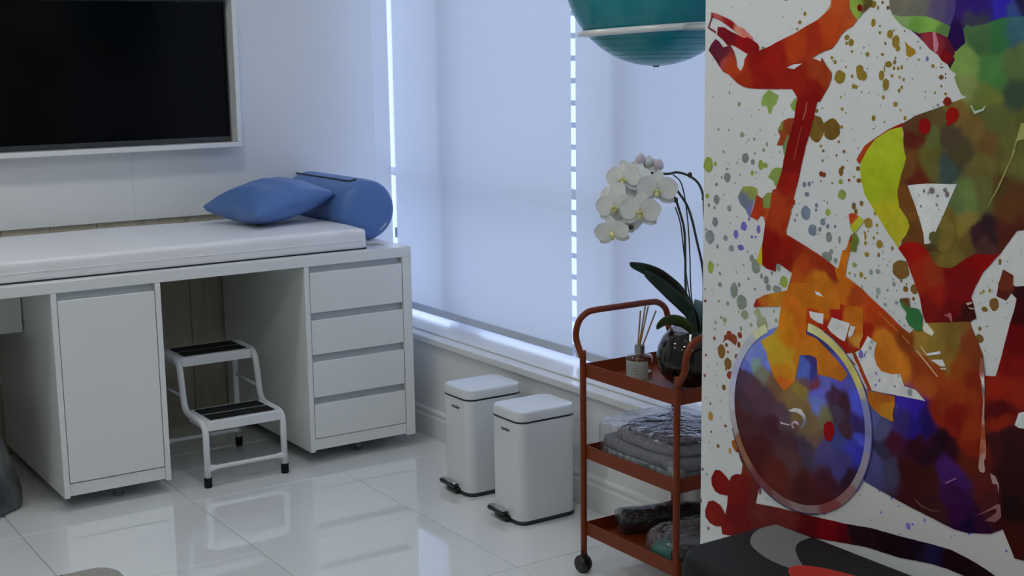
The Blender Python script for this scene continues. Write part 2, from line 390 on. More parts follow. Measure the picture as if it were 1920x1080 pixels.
# mattress
mt = thing('bench_mattress', 'white vinyl mattress pad lying along the worktop', 'mattress', (1.4, 5.13, ZT))
def mattress():
    b = bmesh.new(); X0, X1, Y0, Y1, Z0, Z1 = .50, 2.424, 4.7098, 5.4185, ZT+.005, 0.9018
    nx, ny, nz = 120, 40, 6; grid = {}
    def vert(i, j, k):
        if (i, j, k) not in grid:
            x, y, z = X0+(X1-X0)*i/nx, Y0+(Y1-Y0)*j/ny, Z0+(Z1-Z0)*k/nz
            r = .016; cx = min(max(x, X0+r), X1-r); cy = min(max(y, Y0+r), Y1-r); cz = min(max(z, Z0+r*.6), Z1-r)
            d = Vector((x-cx, y-cy, z-cz))
            if d.length > 1e-6: d = d.normalized()*min(r, d.length)
            p = Vector((cx, cy, cz))+d
            kk = k/nz
            if kk > .2:
                p.z += .004*noise.noise(Vector((x*2.2, y*3, 1)))*kk+.004*math.sin(math.pi*j/ny)*kk
                p.y += .0035*noise.noise(Vector((x*9, z*25, 5)))*(1 if j == 0 else 0)*(1-abs(2*kk-1))
                if j < 5: p.z += .0025*noise.noise(Vector((x*14, y*30, 8)))*kk*(1-j/5)
            grid[i, j, k] = b.verts.new(p)
        return grid[i, j, k]
    def quad(*q): b.faces.new([vert(*v) for v in q])
    for i in range(nx):
        for j in range(ny): quad((i, j, nz), (i+1, j, nz), (i+1, j+1, nz), (i, j+1, nz)); quad((i, j, 0), (i, j+1, 0), (i+1, j+1, 0), (i+1, j, 0))
        for k in range(nz): quad((i, 0, k), (i+1, 0, k), (i+1, 0, k+1), (i, 0, k+1)); quad((i, ny, k), (i, ny, k+1), (i+1, ny, k+1), (i+1, ny, k))
    for j in range(ny):
        for k in range(nz): quad((0, j, k), (0, j, k+1), (0, j+1, k+1), (0, j+1, k)); quad((nx, j, k), (nx, j+1, k), (nx, j+1, k+1), (nx, j, k+1))
    return b
obj('cover', mattress(), VINYL, mt, smooth=True)
obj('shadow_gap_strip', box(.505, 2.421, 4.712, 5.415, ZT+.0006, ZT+.0052), ZIP_GAP, mt)  # dark strip added to draw the shadow line between mattress and worktop
pp = [(.50+1.922*i/60, 4.7093+.001*noise.noise(Vector((i*.7, 0, 0))), 0.8583+.0015*noise.noise(Vector((i*.4, 3, 0)))) for i in range(61)]
obj('piping', tube(pp+[(2.425, 4.7276, 0.8583), (2.425, 5.3987, 0.8583)], .0016, 6), VINYL, mt, smooth=True)

# blue pillow and bolster
pw = thing('pillow', 'plump blue vinyl pillow lying on the mattress against the bolster', 'pillow', (2.2029, 5.147, 0.9048))
pm = pillow_mesh(.405, .40, .168)
rot = Matrix.Translation((2.2029, 5.147, 0.9913)) @ Matrix.Rotation(R(12), 4, 'Z') @ Matrix.Rotation(R(-9), 4, 'Y') @ Matrix.Rotation(R(2), 4, 'X')
bmesh.ops.transform(pm, matrix=rot, verts=pm.verts[:]); obj('cover', pm, BLUE, pw, smooth=True)
edge = [(-.2075, -.20), (-.1, -.185), (0, -.181), (.1, -.185), (.2075, -.20)]
obj('seam', tube(smoothpath([rot @ Vector((x_, y_-.001, 0)) for x_, y_ in edge]), .0018, 6), mat('blue thread', (.05, .11, .30), .6), pw)
edge = [(-.2075, -.20), (-.1, -.185), (0, -.181), (.1, -.185), (.2075, -.20)]
obj('seam', tube(smoothpath([rot @ Vector((x_-.001, y_, 0)) for x_, y_ in edge]), .0018, 6), MATS['blue thread'], pw)
c = rot @ Vector((-.205, .196, .004)); obj('zip_end', tube([c, c+Vector((.012, -.03, -.004))], .003, 6), TAGW, pw)
bo = thing('bolster', 'blue cylindrical bolster with a black zipper at the window end of the bench', 'bolster', (2.5385, 5.21, ZT))
RB_ = .1255; cz = ZT+RB_+.0015
prof = [(0, -.012), (.05, -.0105), (.085, -.006), (.105, .002), (.117, .013), (.1235, .028), (RB_, .048)]
L_ = .60
P = [(r_, h) for r_, h in prof]+[(RB_, L_*k/8) for k in range(1, 8)]+[(r_, L_-h) for r_, h in prof[::-1]]
obj('cover', lathe(P, (2.5385, 4.9033, cz), 56, axis='y'), BLUE, bo, smooth=True)
za = R(112)
zp = [(2.5385+RB_*math.cos(za), y_, cz+RB_*math.sin(za)+.0006) for y_ in (5.50, 5.33, 5.13, 4.99)]+[(2.5385+RB_*math.cos(za)*.6, 4.962, cz+RB_*.985), (2.5385-.030, 4.945, cz+RB_*.90)]
obj('zipper', tube(smoothpath(zp), .0042, 6), ZIP_GAP, bo)
tg = box(-0.0178, 0.0178, -0.001, 0.001, 0.0115, 0.0293); bmesh.ops.transform(tg, matrix=Matrix.Translation((2.5385+.068, 4.8970, cz-.080)) @ Matrix.Rotation(R(-38), 4, 'Y') @ Matrix.Rotation(R(-14), 4, 'X'), verts=tg.verts[:])
obj('care_tag', tg, TAGW, bo)

# ================================================================== STEP STOOL
st = thing('step_stool', 'white two-step stool with black treads under the worktop', 'step stool', (1.855, 4.87, 0))
for x_ in (1.700, 2.008):
    path = roundpath([(x_, 4.648, .03), (x_, 4.648, .238), (x_, 4.855, .244), (x_, 4.895, .436), (x_, 5.105, .440), (x_, 5.105, .03)], .045, 8)
    obj('side_tube', tube(path, .0124, 14), STEEL, st, smooth=True)
    for y_ in (4.648, 5.105): obj('rubber_foot', lathe([(.0135, .0), (.0145, .003), (.0145, .036), (.0125, .038)], (x_, y_, 0), 16), RUB, st, angle=40)
    obj('side_bar', tube([(x_, 4.872, .300), (x_, 5.105, .300)], .0055, 8), STEEL, st, smooth=True)
for zt, y0, y1 in ((.250, 4.640, 4.850), (.446, 4.893, 5.095)):
    w, d_ = .300, y1-y0
    b = loft([(rrect(w, d_, .022), -.036), (rrect(w, d_, .022), -.004), (rrect(w-.006, d_-.006, .02), 0)], (1.854, (y0+y1)/2, zt))
    s_ = obj('step', b, STEEL, st, angle=35)
    for q in range(2):
        ya = y0+.020+q*(d_-.026)/2
        obj('tread', box(1.854-.128, 1.854+.128, ya, ya+(d_-.026)/2-.016, zt, zt+.0035, .0015, 1), RUB, s_)
for y_, z_ in ((4.648, .072), (5.105, .066)):
    b = tube([(1.700, y_, z_), (1.716, y_, z_), (1.735, y_, z_), (1.973, y_, z_), (1.992, y_, z_), (2.008, y_, z_)], [.013, .013, .0085, .0085, .013, .013], 10)
    obj('cross_bar', b, STEEL, st, smooth=True)

# ================================================================== PEDAL BINS
def pedal_bin(cx, cy, label):
    t = thing('pedal_bin', label, 'bin', (cx, cy, 0), 'white pedal bins under the window')
    W_, D_ = .236, .186
    o_ = lambda k, r: rrect(W_+k, D_+k, r)
    obj('base', loft([(o_(-.004, .034), 0), (o_(.004, .037), .003), (o_(.006, .038), .010), (o_(.0, .036), .014)], (cx, cy, 0)), BLACK, t, angle=40)
    obj('body', loft([(o_(-.001, .036), .012), (o_(.0, .036), .345), (o_(0, .036), .355)], (cx, cy, 0)), CANM, t, angle=40)
    obj('rim', loft([(o_(.002, .037), .354), (o_(.004, .038), .356), (o_(.004, .038), .3605)], (cx, cy, 0)), BLACK, t, angle=40)
    obj('lid', loft([(o_(.003, .037), .3606), (o_(.004, .038), .364), (o_(.003, .038), .386), (o_(-.001, .036), .3905), (o_(-.009, .032), .3935), (o_(-.02, .027), .394)], (cx, cy, 0)), CANM, t, angle=28)
    obj('hinge', box(cx+W_/2-.002, cx+W_/2+.012, cy-.035, cy+.035, .352, .372, .003, 1), BLACK, t)
    xf = cx-W_/2
    obj('pedal_slot', lathe([(.026, 0), (.028, .0015), (.0, .002)], (xf-.0015, cy+.004, .040), 24, axis='x'), CANM, t, angle=40)
    pd = obj('pedal', loft([(rrect(.020, .094, .006), -.003), (rrect(.022, .096, .007), 0), (rrect(.019, .093, .006), .0035)], (xf-.013, cy+.030, .037)), CHROME, t, angle=40)
    obj('pedal_edge', loft([(rrect(.022, .098, .008), -.014), (rrect(.026, .104, .009), -.010), (rrect(.026, .104, .009), -.003)], (xf-.014, cy+.030, .037)), BLACK, pd, angle=40)
    obj('pedal_arm', box(xf-.022, xf+.02, cy-.030, cy+.026, .006, .022, .005, 2), BLACK, t)
    mw = Matrix.Translation((xf-.0006, cy-.006, .322)) @ Matrix(((0, 0, -1, 0), (-1, 0, 0, 0), (0, 1, 0, 0), (0, 0, 0, 1)))
    obj('lettering', text_mesh('lettering', 'vonder', .019, mw), BLACK, t)
    return t
pedal_bin(2.522, 3.706, 'white square pedal bin nearer the orange trolley')
pedal_bin(2.540, 4.062, 'white square pedal bin nearer the drawer cabinet')

# ================================================================== ORANGE TROLLEY
XA, XB2, YA, YZ = 2.342, 2.700, 2.748, 3.168
ct = thing('serving_trolley', 'rust orange three-tier metal trolley on black castors', 'trolley', (2.52, 2.957, 0))
for y_, s_ in ((YZ+.006, 1), (YA-.006, -1)):
    pts = []
    base = [(XA, y_, .050), (XA, y_, .640), (XA, y_+s_*.006, .675), (XA, y_+s_*.030, .715), (XA, y_+s_*.034, .745), (XA+.012, y_+s_*.034, .778), (XA+.040, y_+s_*.034, .799), (XA+.075, y_+s_*.034, .804), ((XA+XB2)/2, y_+s_*.034, .804)]
    full = base+[(XA+XB2-p[0], p[1], p[2]) for p in base[-2::-1]]
    obj('end_frame', tube(smoothpath(full, 5), .0098, 14), RUST, ct, smooth=True)
for k_, z_ in enumerate((.118, .361, .613)):
    h_ = .042; b = box(XA+.006, XB2-.006, YA, YZ, z_, z_+.003)
    for a in ((XA+.004, XA+.006, YA, YZ), (XB2-.006, XB2-.004, YA, YZ), (XA+.004, XB2-.004, YA-.002, YA), (XA+.004, XB2-.004, YZ, YZ+.002)):
        box(*a, z_, z_+h_, bm=b)
    obj('tray', b, RUST, ct)
for x_ in (XA, XB2):
    for y_ in (YA-.006, YZ+.006):
        ca = obj('castor', lathe([(.010, -.019), (.022, -.018), (.0265, -.012), (.0265, -.003), (.021, -.0015), (.021, .0015), (.0265, .003), (.0265, .012), (.022, .018), (.010, .019)], (x_-.003, y_, .0268), 24, axis='x'), BLACK, ct, angle=35)
        obj('castor_stem', lathe([(.011, .040), (.012, .050), (.010, .060)], (x_, y_, 0), 12), BLACK, ca, angle=35)

# reed diffuser
bx, by, bz = 2.428, 3.012, .6162
rd = thing('reed_diffuser', 'glass reed diffuser bottle with four reeds on the trolley', 'diffuser', (bx, by, bz))
obj('bottle', lathe([(.034, 0), (.038, .002), (.039, .006), (.039, .074), (.036, .081), (.014, .086), (.012, .090)], (bx, by, bz), 36), BGLASS, rd, smooth=True)
obj('oil', lathe([(.032, .005), (.0352, .007), (.0352, .034), (.035, .0345)], (bx, by, bz), 28), OIL, rd, angle=40)
lb = bmesh.new(); rows = []
for k in range(17):
    a = R(150+k*7.5); rows.append((lb.verts.new((bx+.0395*math.cos(a), by+.0395*math.sin(a), bz+.012)), lb.verts.new((bx+.0395*math.cos(a), by+.0395*math.sin(a), bz+.070))))
for k in range(16): lb.faces.new((rows[k][0], rows[k+1][0], rows[k+1][1], rows[k][1]))
lab = obj('label', lb, PAPER, rd, smooth=True)
ln = bmesh.new()
for q, (zz, a0, a1) in enumerate(((.058, 185, 235), (.050, 195, 225), (.042, 190, 232), (.034, 192, 228), (.020, 240, 252))):
    pts = [(bx+.0399*math.cos(R(a0+(a1-a0)*k/8)), by+.0399*math.sin(R(a0+(a1-a0)*k/8)), bz+zz) for k in range(9)]
    tube(pts, .0006 if q < 4 else .002, 5, bm=ln)
obj('print', ln, GTXT, lab)
obj('collar', lathe([(.0145, .086), (.0155, .087), (.0145, .090), (.0155, .093), (.0145, .096), (.0155, .099), (.0145, .102), (.0155, .105), (.0145, .112), (.010, .1125)], (bx, by, bz), 28), SILV, rd, angle=50)
for dx, dy, h in ((.006, .004, .212), (.012, -.010, .226), (.020, -.014, .226), (.036, -.030, .214)):
    obj('reed', tube([(bx-.006-dx*.25, by+.008-dy*.2, bz+.03), (bx+dx, by+dy, bz+h)], .0024, 7), REED, rd)

# potted orchid
vx, vy, vz = 2.508, 2.868, .6162
oc = thing('potted_orchid', 'white orchid with arching stems in a round glass vase on the trolley', 'orchid', (vx, vy, vz))
vp = [(.030, 0), (.055, .006), (.082, .026), (.100, .058), (.1055, .092), (.101, .124), (.087, .152), (.068, .170), (.066, .174)]
obj('vase', lathe(vp+[(.064, .172), (.084, .150), (.098, .123), (.1025, .092), (.097, .059), (.080, .029), (.05, .010), (.01, .008)], (vx, vy, vz), 48), VGLASS, oc, smooth=True)
obj('bark', lump((vx, vy, vz+.082), (.200, .200, .146), 2.15, .005, 30, 4, 48, 28), BARK, oc, smooth=True)
def leaf(path, wid, m, fold=.25, name='leaf', sub=8, side=None):
    P = smoothpath(path, sub); b = bmesh.new(); rows = []; n_ = len(P)
    for i, p in enumerate(P):
        t = i/(n_-1); d = (P[min(i+1, n_-1)]-P[max(i-1, 0)]).normalized()
        sd = side.copy() if side else d.cross(Vector((0, 0, 1)))
        sd = (sd-d*sd.dot(d)).normalized(); up = sd.cross(d).normalized()
        w = wid*(min(1, (t+.12)*2.2)**.6)*max(.02, 1-t**5)**.6
        row = []
        for k in (-1, -.66, -.33, 0, .33, .66, 1):
            row.append(p+sd*w*k+up*(abs(k)**1.3)*w*fold)
        rows.append((row, up))
    th = .0012; top = [[b.verts.new(q+u*th) for q in r_] for r_, u in rows]; bot = [[b.verts.new(q-u*th) for q in r_] for r_, u in rows]
    for i in range(n_-1):
        for k in range(6):
            b.faces.new((top[i][k], top[i][k+1], top[i+1][k+1], top[i+1][k])); b.faces.new((bot[i][k], bot[i+1][k], bot[i+1][k+1], bot[i][k+1]))
        for k, s_ in ((0, 0), (6, 1)): b.faces.new((top[i][k], top[i+1][k], bot[i+1][k], bot[i][k]))
    for e in (0, n_-1):
        for k in range(6): b.faces.new((top[e][k], bot[e][k], bot[e][k+1], top[e][k+1]))
    bmesh.ops.recalc_face_normals(b, faces=b.faces[:])
    return obj(name, b, m, oc, smooth=True)
leaf([(2.525, 2.868, .765), (2.535, 2.895, .83), (2.505, 2.918, .895), (2.45, 2.935, .945), (2.40, 2.947, .972), (2.352, 2.962, .985)], .037, LEAF, .35, side=Vector((-.35, -.75, .55)))
leaf([(2.530, 2.860, .765), (2.528, 2.888, .835), (2.484, 2.914, .890), (2.436, 2.929, .934), (2.392, 2.942, .962)], .036, LEAF, .45, side=Vector((-.1, -.9, .3)))
leaf([(2.515, 2.875, .770), (2.485, 2.895, .800), (2.45, 2.912, .808), (2.42, 2.925, .790)], .030, LEAFL, -.25, side=Vector((-.4, -.5, .55)))
leaf([(2.53, 2.85, .77), (2.585, 2.82, .83), (2.63, 2.79, .86), (2.67, 2.76, .85)], .032, LEAF, .3)
leaf([(2.54, 2.88, .77), (2.59, 2.92, .82), (2.63, 2.96, .84), (2.66, 3.0, .81)], .030, LEAF, .3)
stems = [[(2.525, 2.873, .775), (2.531, 2.925, .864), (2.549, 2.953, .986), (2.554, 2.965, 1.062), (2.547, 2.982, 1.123), (2.541, 2.992, 1.151), (2.525, 3.003, 1.176), (2.47, 3.02, 1.19)],
 [(2.54, 2.868, .775), (2.586, 2.915, .924), (2.581, 2.941, 1.031), (2.572, 2.964, 1.115), (2.555, 2.985, 1.161), (2.535, 3.003, 1.186), (2.48, 3.03, 1.17), (2.42, 3.05, 1.09)],
 [(2.545, 2.86, .775), (2.60, 2.915, .97), (2.607, 2.939, 1.107), (2.610, 2.946, 1.153), (2.603, 2.959, 1.191), (2.583, 2.977, 1.214), (2.555, 2.998, 1.225), (2.531, 3.013, 1.221), (2.48, 3.05, 1.225)]]
for s_ in stems: obj('stem', tube(smoothpath(s_, 5), .0036, 8), STEMM, oc, smooth=True)
for s_ in ([(2.535, 2.865, .775), (2.551, 2.926, .864), (2.561, 2.948, 1.001), (2.566, 2.967, 1.108), (2.562, 2.987, 1.191), (2.544, 3.004, 1.218)], [(2.53, 2.870, .775), (2.546, 2.934, .887), (2.546, 2.954, .986), (2.547, 2.973, 1.077), (2.539, 2.988, 1.126)]):
    obj('support_stick', tube(smoothpath(s_, 5), .0019, 6), STEMM, oc, smooth=True)
for p in ((2.543, 2.990, 1.146), (2.584, 2.976, 1.217), (2.611, 2.945, 1.15), (2.536, 3.003, 1.184)):
    obj('stem_node', lathe([(.003, -.008), (.0065, -.004), (.0065, .004), (.003, .008)], p, 10), STEMM, oc, smooth=True)
def petal(L, W, cup, ang, mw, m, par, name='petal'):
    b = bmesh.new(); n1, n2 = 8, 6; g = {}
    for i in range(n1+1):
        t = i/n1; w = W*(math.sin(math.pi*min(1, t*.93+.06))**.62)
        for j in range(n2+1):
            s_ = -1+2*j/n2
            z_ = cup*(t*t)*L+.10*L*(s_*s_)*t*.6+.03*L*noise.noise(Vector((t*3, s_*2, ang)))
            for q in (0, 1): g[i, j, q] = b.verts.new(Vector((t*L, s_*w/2, z_-.0007*q)))
    for i in range(n1):
        for j in range(n2):
            b.faces.new([g[v] for v in ((i, j, 0), (i+1, j, 0), (i+1, j+1, 0), (i, j+1, 0))]); b.faces.new([g[v] for v in ((i, j, 1), (i, j+1, 1), (i+1, j+1, 1), (i+1, j, 1))])
    bmesh.ops.transform(b, matrix=mw @ Matrix.Rotation(ang, 4, 'Z') @ Matrix.Translation((.003, 0, 0)), verts=b.verts[:])
    return obj(name, b, m, par, smooth=True)
def flower(p, look, size, roll, m=PETAL):
    z_ = Vector(look).normalized(); up = Vector((0, 0, 1)); x_ = up.cross(z_).normalized(); y_ = z_.cross(x_)
    mw = Matrix.Translation(p) @ Matrix((x_, y_, z_)).transposed().to_4x4() @ Matrix.Rotation(R(roll), 4, 'Z')
    b = lathe([(.001, .016), (.004, .014), (.0055, .008), (.004, .0), (.002, -.006)], (0, 0, 0), 10)
    tube([(0, -.002, .004), (0, -.009, .012), (0, -.016, .011), (0, -.021, .004)], [.004, .0065, .005, .002], 8, bm=b)
    tube([(-.003, -.003, .005), (-.009, -.004, .012), (-.010, 0, .017)], [.003, .004, .002], 8, bm=b); tube([(.003, -.003, .005), (.009, -.004, .012), (.010, 0, .017)], [.003, .004, .002], 8, bm=b)
    bmesh.ops.transform(b, matrix=mw @ Matrix.Scale(size/.045, 4), verts=b.verts[:])
    f = obj('flower', b, LIP, oc, smooth=True)
    for a in (90, 212, 328): petal(size*1.12, size*.80, -.12, R(a), mw @ Matrix.Translation((0, 0, -.003)), m, f)
    for a in (15, 165): petal(size*1.16, size*1.32, .10, R(a), mw, m, f)
    return f
LK = Vector((-.60, -.78, .10))
flower((2.408, 3.060, 1.211), LK+Vector((-.45, .3, -.05)), .046, 8)
flower((2.469, 2.985, 1.180), LK+Vector((0, 0, -.12)), .050, -4)
flower((2.367, 3.050, 1.133), LK+Vector((-.2, .1, -.12)), .046, 6)
flower((2.412, 2.992, 1.122), LK+Vector((.05, 0, -.15)), .050, -6)
flower((2.359, 3.052, 1.060), LK+Vector((-.2, .1, -.35)), .043, 10)
flower((2.433, 3.055, 1.095), LK+Vector((.3, -.2, -.7)), .040, 0)
flower((2.490, 3.072, 1.232), LK+Vector((.2, -.1, .45)), .040, 15)
flower((2.442, 3.045, 1.158), LK+Vector((.1, .1, .2)), .044, 30)
flower((2.392, 3.040, 1.092), LK+Vector((-.1, 0, -.5)), .040, -25)
flower((2.450, 3.065, 1.215), LK+Vector((-.1, .1, .3)), .042, -20)
flower((2.385, 3.075, 1.165), LK+Vector((-.5, .5, .1)), .038, 20)
for p, m_ in (((2.482, 3.076, 1.262), PETALP), ((2.528, 3.050, 1.244), PETALP), ((2.505, 3.07, 1.255), PETAL)):
    b = lump(p, (.030, .024, .036), 2, .002, 60, 3, 16, 10); obj('bud', b, m_, oc, smooth=True)
obj('bud', lump((2.41, 3.03, 1.073), (.016, .016, .014), 2, .001, 60, 2, 12, 8), LEAFL, oc, smooth=True)

# things in clear bags on the lower trays
fb = thing('bagged_blanket', 'folded grey blanket in a clear plastic bag on the middle tray', 'blanket', (2.525, 2.955, .365))
for q, (z_, h, sx, sy, m_) in enumerate(((.387, .040, .318, .385, TEALC), (.420, .036, .314, .38, BLANK), (.450, .036, .295, .345, BLANK), (.475, .030, .250, .28, BLANK))):
    obj('fold', lump((2.530, 2.955, z_), (sx, sy, h), 8 if q < 2 else 3.5, .003, 9, q, 56, 16), m_, fb, smooth=True)
def film(c, size, p, amp, fr, seed, par, rz=0):
    b = lump(c, size, p, amp, fr, seed, 90, 44, rz); return obj('plastic_bag', b, FILM, par, smooth=True)
film((2.521, 2.957, .4325), (.330, .402, .130), 6.0, .006, 17, 3, fb)
obj('card', lump((2.412, 2.80, .400), (.085, .055, .045), 4, .002, 10, 1, 20, 10), PAPER, fb, smooth=True)
rl = thing('bagged_black_roll', 'black rolled fabric in a clear plastic bag on the bottom tray', 'roll', (2.53, 3.04, .122))
rb = lathe([(.008, 0), (.030, .002), (.036, .010), (.038, .05), (.036, .14), (.038, .22), (.034, .255), (.012, .262)], (0, 0, 0), 28, axis='x')
for v in rb.verts: v.co += v.co.normalized()*.004*noise.noise(v.co*22)
MR = Matrix.Translation((2.435, 3.115, .1625)) @ Matrix.Rotation(R(-22), 4, 'Z')
bmesh.ops.transform(rb, matrix=MR, verts=rb.verts[:]); obj('fabric', rb, DARKC, rl, smooth=True)
rb = lathe([(.012, -.012), (.036, -.006), (.0405, .01), (.0405, .25), (.036, .264), (.012, .268)], (0, 0, 0), 48, axis='x')
bmesh.ops.subdivide_edges(rb, edges=[e for e in rb.edges if abs(e.verts[0].co.x-e.verts[1].co.x) > .1], cuts=24)
for v in rb.verts:
    k = noise.noise(v.co*26)*.004; v.co += Vector((0, v.co.y, v.co.z)).normalized()*max(k, -.0015)
bmesh.ops.transform(rb, matrix=MR, verts=rb.verts[:]); obj('plastic_bag', rb, FILM, rl, smooth=True)
gb = thing('bagged_green_fabric', 'green and grey fabric in a clear bag on the bottom trolley tray', 'fabric', (2.50, 2.86, .122))
obj('fabric', lump((2.475, 2.855, .143), (.19, .17, .040), 3, .006, 18, 5, 40, 16), GREENC, gb, smooth=True)
obj('fabric', lump((2.53, 2.865, .178), (.20, .17, .045), 2.6, .008, 16, 9, 40, 16), GREYC, gb, smooth=True)
obj('fabric', lump((2.42, 2.795, .150), (.085, .075, .055), 2.6, .006, 20, 2, 30, 14), DARKC, gb, smooth=True)
film((2.500, 2.850, .168), (.275, .190, .092), 3.4, .007, 24, 6, gb)

# ================================================================== EXERCISE BALL ON ITS RING
bc = Vector((2.508, 3.040, 1.792)); BR_ = .262
bl = thing('exercise_ball', 'big teal exercise ball resting in a white ring holder by the blinds', 'ball', tuple(bc-Vector((0, 0, BR_))))
prof = [(BR_*math.sin(math.pi*k/64)*(1+.0012*math.sin(k*math.pi*2/2.0) if 6 < k < 26 else BR_/BR_), -BR_*math.cos(math.pi*k/64)) for k in range(65)]
obj('shell', lathe(prof, bc, 72), TEAL, bl, smooth=True)
gr = bmesh.new()
for k in range(5):
    a = math.pi*(.13+.03*k); rr = BR_*math.sin(a); zz = -BR_*math.cos(a)
    tube([bc+Vector((rr*math.cos(2*math.pi*q/56), rr*math.sin(2*math.pi*q/56), zz)) for q in range(57)], .0009, 5, bm=gr)
obj('grip_rings', gr, TEAL, bl, smooth=True)
obj('valve', lathe([(.009, -.003), (.010, .0), (.004, .003)], bc+Vector((0, 0, -BR_)), 14), mat('dark teal', (.008, .09, .10), .4), bl)
rh = thing('ball_holder', 'white tubular ring holder carrying the teal ball', 'ball holder', (2.508, 2.60, 1.66))
zr = bc.z-.158; rr = math.sqrt(BR_**2-.158**2)+.0085
obj('ring', tube([bc+Vector((rr*math.cos(2*math.pi*q/64+.6), rr*math.sin(2*math.pi*q/64+.6), zr-bc.z+.055*rr*(.834*math.cos(2*math.pi*q/64+.6)-.552*math.sin(2*math.pi*q/64+.6)))) for q in range(65)], .0095, 12), STEEL, rh, smooth=True)
for s_ in (-.07, .07): obj('arm', tube([(bc.x+s_, bc.y-math.sqrt(rr*rr-.0049), zr), (bc.x+s_, 2.574, zr)], .009, 10), STEEL, rh, smooth=True)
obj('wall_plate', box(bc.x-.11, bc.x+.11, 2.5725, 2.580, zr-.03, zr+.03, .002, 1), STEEL, rh)

# ================================================================== ROLLER BLINDS
for y0, y1, lab, chain in ((3.995, 5.335, 'white roller blind hanging nearest the television wall', True), (2.615, 3.966, 'white roller blind behind the teal ball and the orchid', False)):
    t = thing('roller_blind', lab, 'blind', (2.90, (y0+y1)/2, .455), 'white roller blinds on the window')
    b = bmesh.new(); g = []
    for i in range(41):
        y = y0+(y1-y0)*i/40
        g.append([b.verts.new((2.900+.0025*noise.noise(Vector((y*3, z_*.6, 2))), y, z_)) for z_ in [.484+(2.50-.484)*j/30 for j in range(31)]])
    for i in range(40):
        for j in range(30): b.faces.new((g[i][j], g[i+1][j], g[i+1][j+1], g[i][j+1]))
    obj('fabric', b, BLIND, t, smooth=True)
    obj('bottom_rail', box(2.893, 2.907, y0, y1, .455, .486, .002, 1), mat('grey hem bar', (.58, .63, .70), .5), t)
    obj('roller', lathe([(.025, 0), (.025, y1-y0)], (2.925, y0, 2.505), 20, axis='y'), ALU, t, angle=40)
    if chain:
        cb = bmesh.new()
        for q in range(150):
            for s_ in (0, .010): lathe([(.0005, -.002), (.002, 0), (.0005, .002)], (2.918+s_, 5.375, .80+q*.0113), 5, bm=cb)
        o_ = obj('bead_chain', cb, mat('chain bead', (.55, .57, .62), .4), t); o_['kind'] = 'stuff'
        te = obj('chain_tensioner', box(2.912, 2.934, 5.368, 5.382, .757, .803, .003, 2), mat('grey tensioner', (.40, .43, .47), .4), t)
        obj('mark', lathe([(.004, -.0004), (.005, 0), (.004, .0004)], (2.922, 5.3676, .782), 10, axis='y'), BLACK, te)

# ================================================================== STEP BOX IN FRONT OF THE MURAL
sx0, sx1, sy0, sy1, sz = 1.93, 2.272, 1.25, 2.285, .440
sb = thing('step_platform', 'black aerobic step platform with grey and red print against the mural', 'step platform', ((sx0+sx1)/2, (sy0+sy1)/2, 0))
cx, cy, w, d_ = (sx0+sx1)/2, (sy0+sy1)/2, sx1-sx0, sy1-sy0
oo = lambda k, r: rrect(w+k, d_+k, r, 8)
obj('body', loft([(oo(-.01, .04), 0), (oo(-.008, .05), .01), (oo(-.03, .06), .36), (oo(-.03, .06), .385)], (cx, cy, 0)), GREYP, sb, angle=40)
obj('top', loft([(oo(-.004, .07), .352), (oo(0, .075), .362), (oo(0, .075), .400), (oo(-.012, .07), .424), (oo(-.040, .06), .437), (oo(-.06, .05), .440)], (cx, cy, 0)), STEPB, sb, angle=60)
def flatshape(name, pts, z0, m):
    b = bmesh.new(); vs = [b.verts.new((x_, y_, z0+.0006)) for x_, y_ in pts]; lo = [b.verts.new((x_, y_, z0-.0006)) for x_, y_ in pts]
    b.faces.new(vs); n_ = len(vs)
    for k in range(n_): b.faces.new((lo[k], lo[(k+1) % n_], vs[(k+1) % n_], vs[k]))
    bmesh.ops.recalc_face_normals(b, faces=b.faces[:]); bmesh.ops.triangulate(b, faces=b.faces[:]); return obj(name, b, m, sb)
def arc(c_, rx, ry, a0, a1, n_=24): return [(c_[0]+rx*math.cos(R(a0+(a1-a0)*k/n_)), c_[1]+ry*math.sin(R(a0+(a1-a0)*k/n_))) for k in range(n_+1)]
flatshape('grey_print', [(p.x, p.y) for p in smoothpath([(x_, y_, 0) for x_, y_ in [(2.238, 2.252), (2.19, 2.253), (2.145, 2.235), (2.10, 2.195), (2.075, 2.145), (2.062, 2.09), (2.062, 2.04), (2.075, 1.99), (2.10, 2.03), (2.13, 2.075), (2.165, 2.115), (2.20, 2.135), (2.24, 2.14)]], 4)], .4402, GREYL)
flatshape('red_print', arc((2.075, 1.79), .082, .245, 0, 360, 40)[:-1], .4404, REDP)
lt = bmesh.new()
for a in ((2.118, 2.13, 1.86, 1.915), (2.098, 2.11, 1.86, 1.915), (2.110, 2.118, 1.883, 1.892), (2.118, 2.13, 1.80, 1.848), (2.098, 2.106, 1.80, 1.848), (2.098, 2.13, 1.84, 1.848), (2.098, 2.13, 1.77, 1.785)):
    box(*a, .4404, .4416, bm=lt)
obj('print', lt, BLACK, sb)

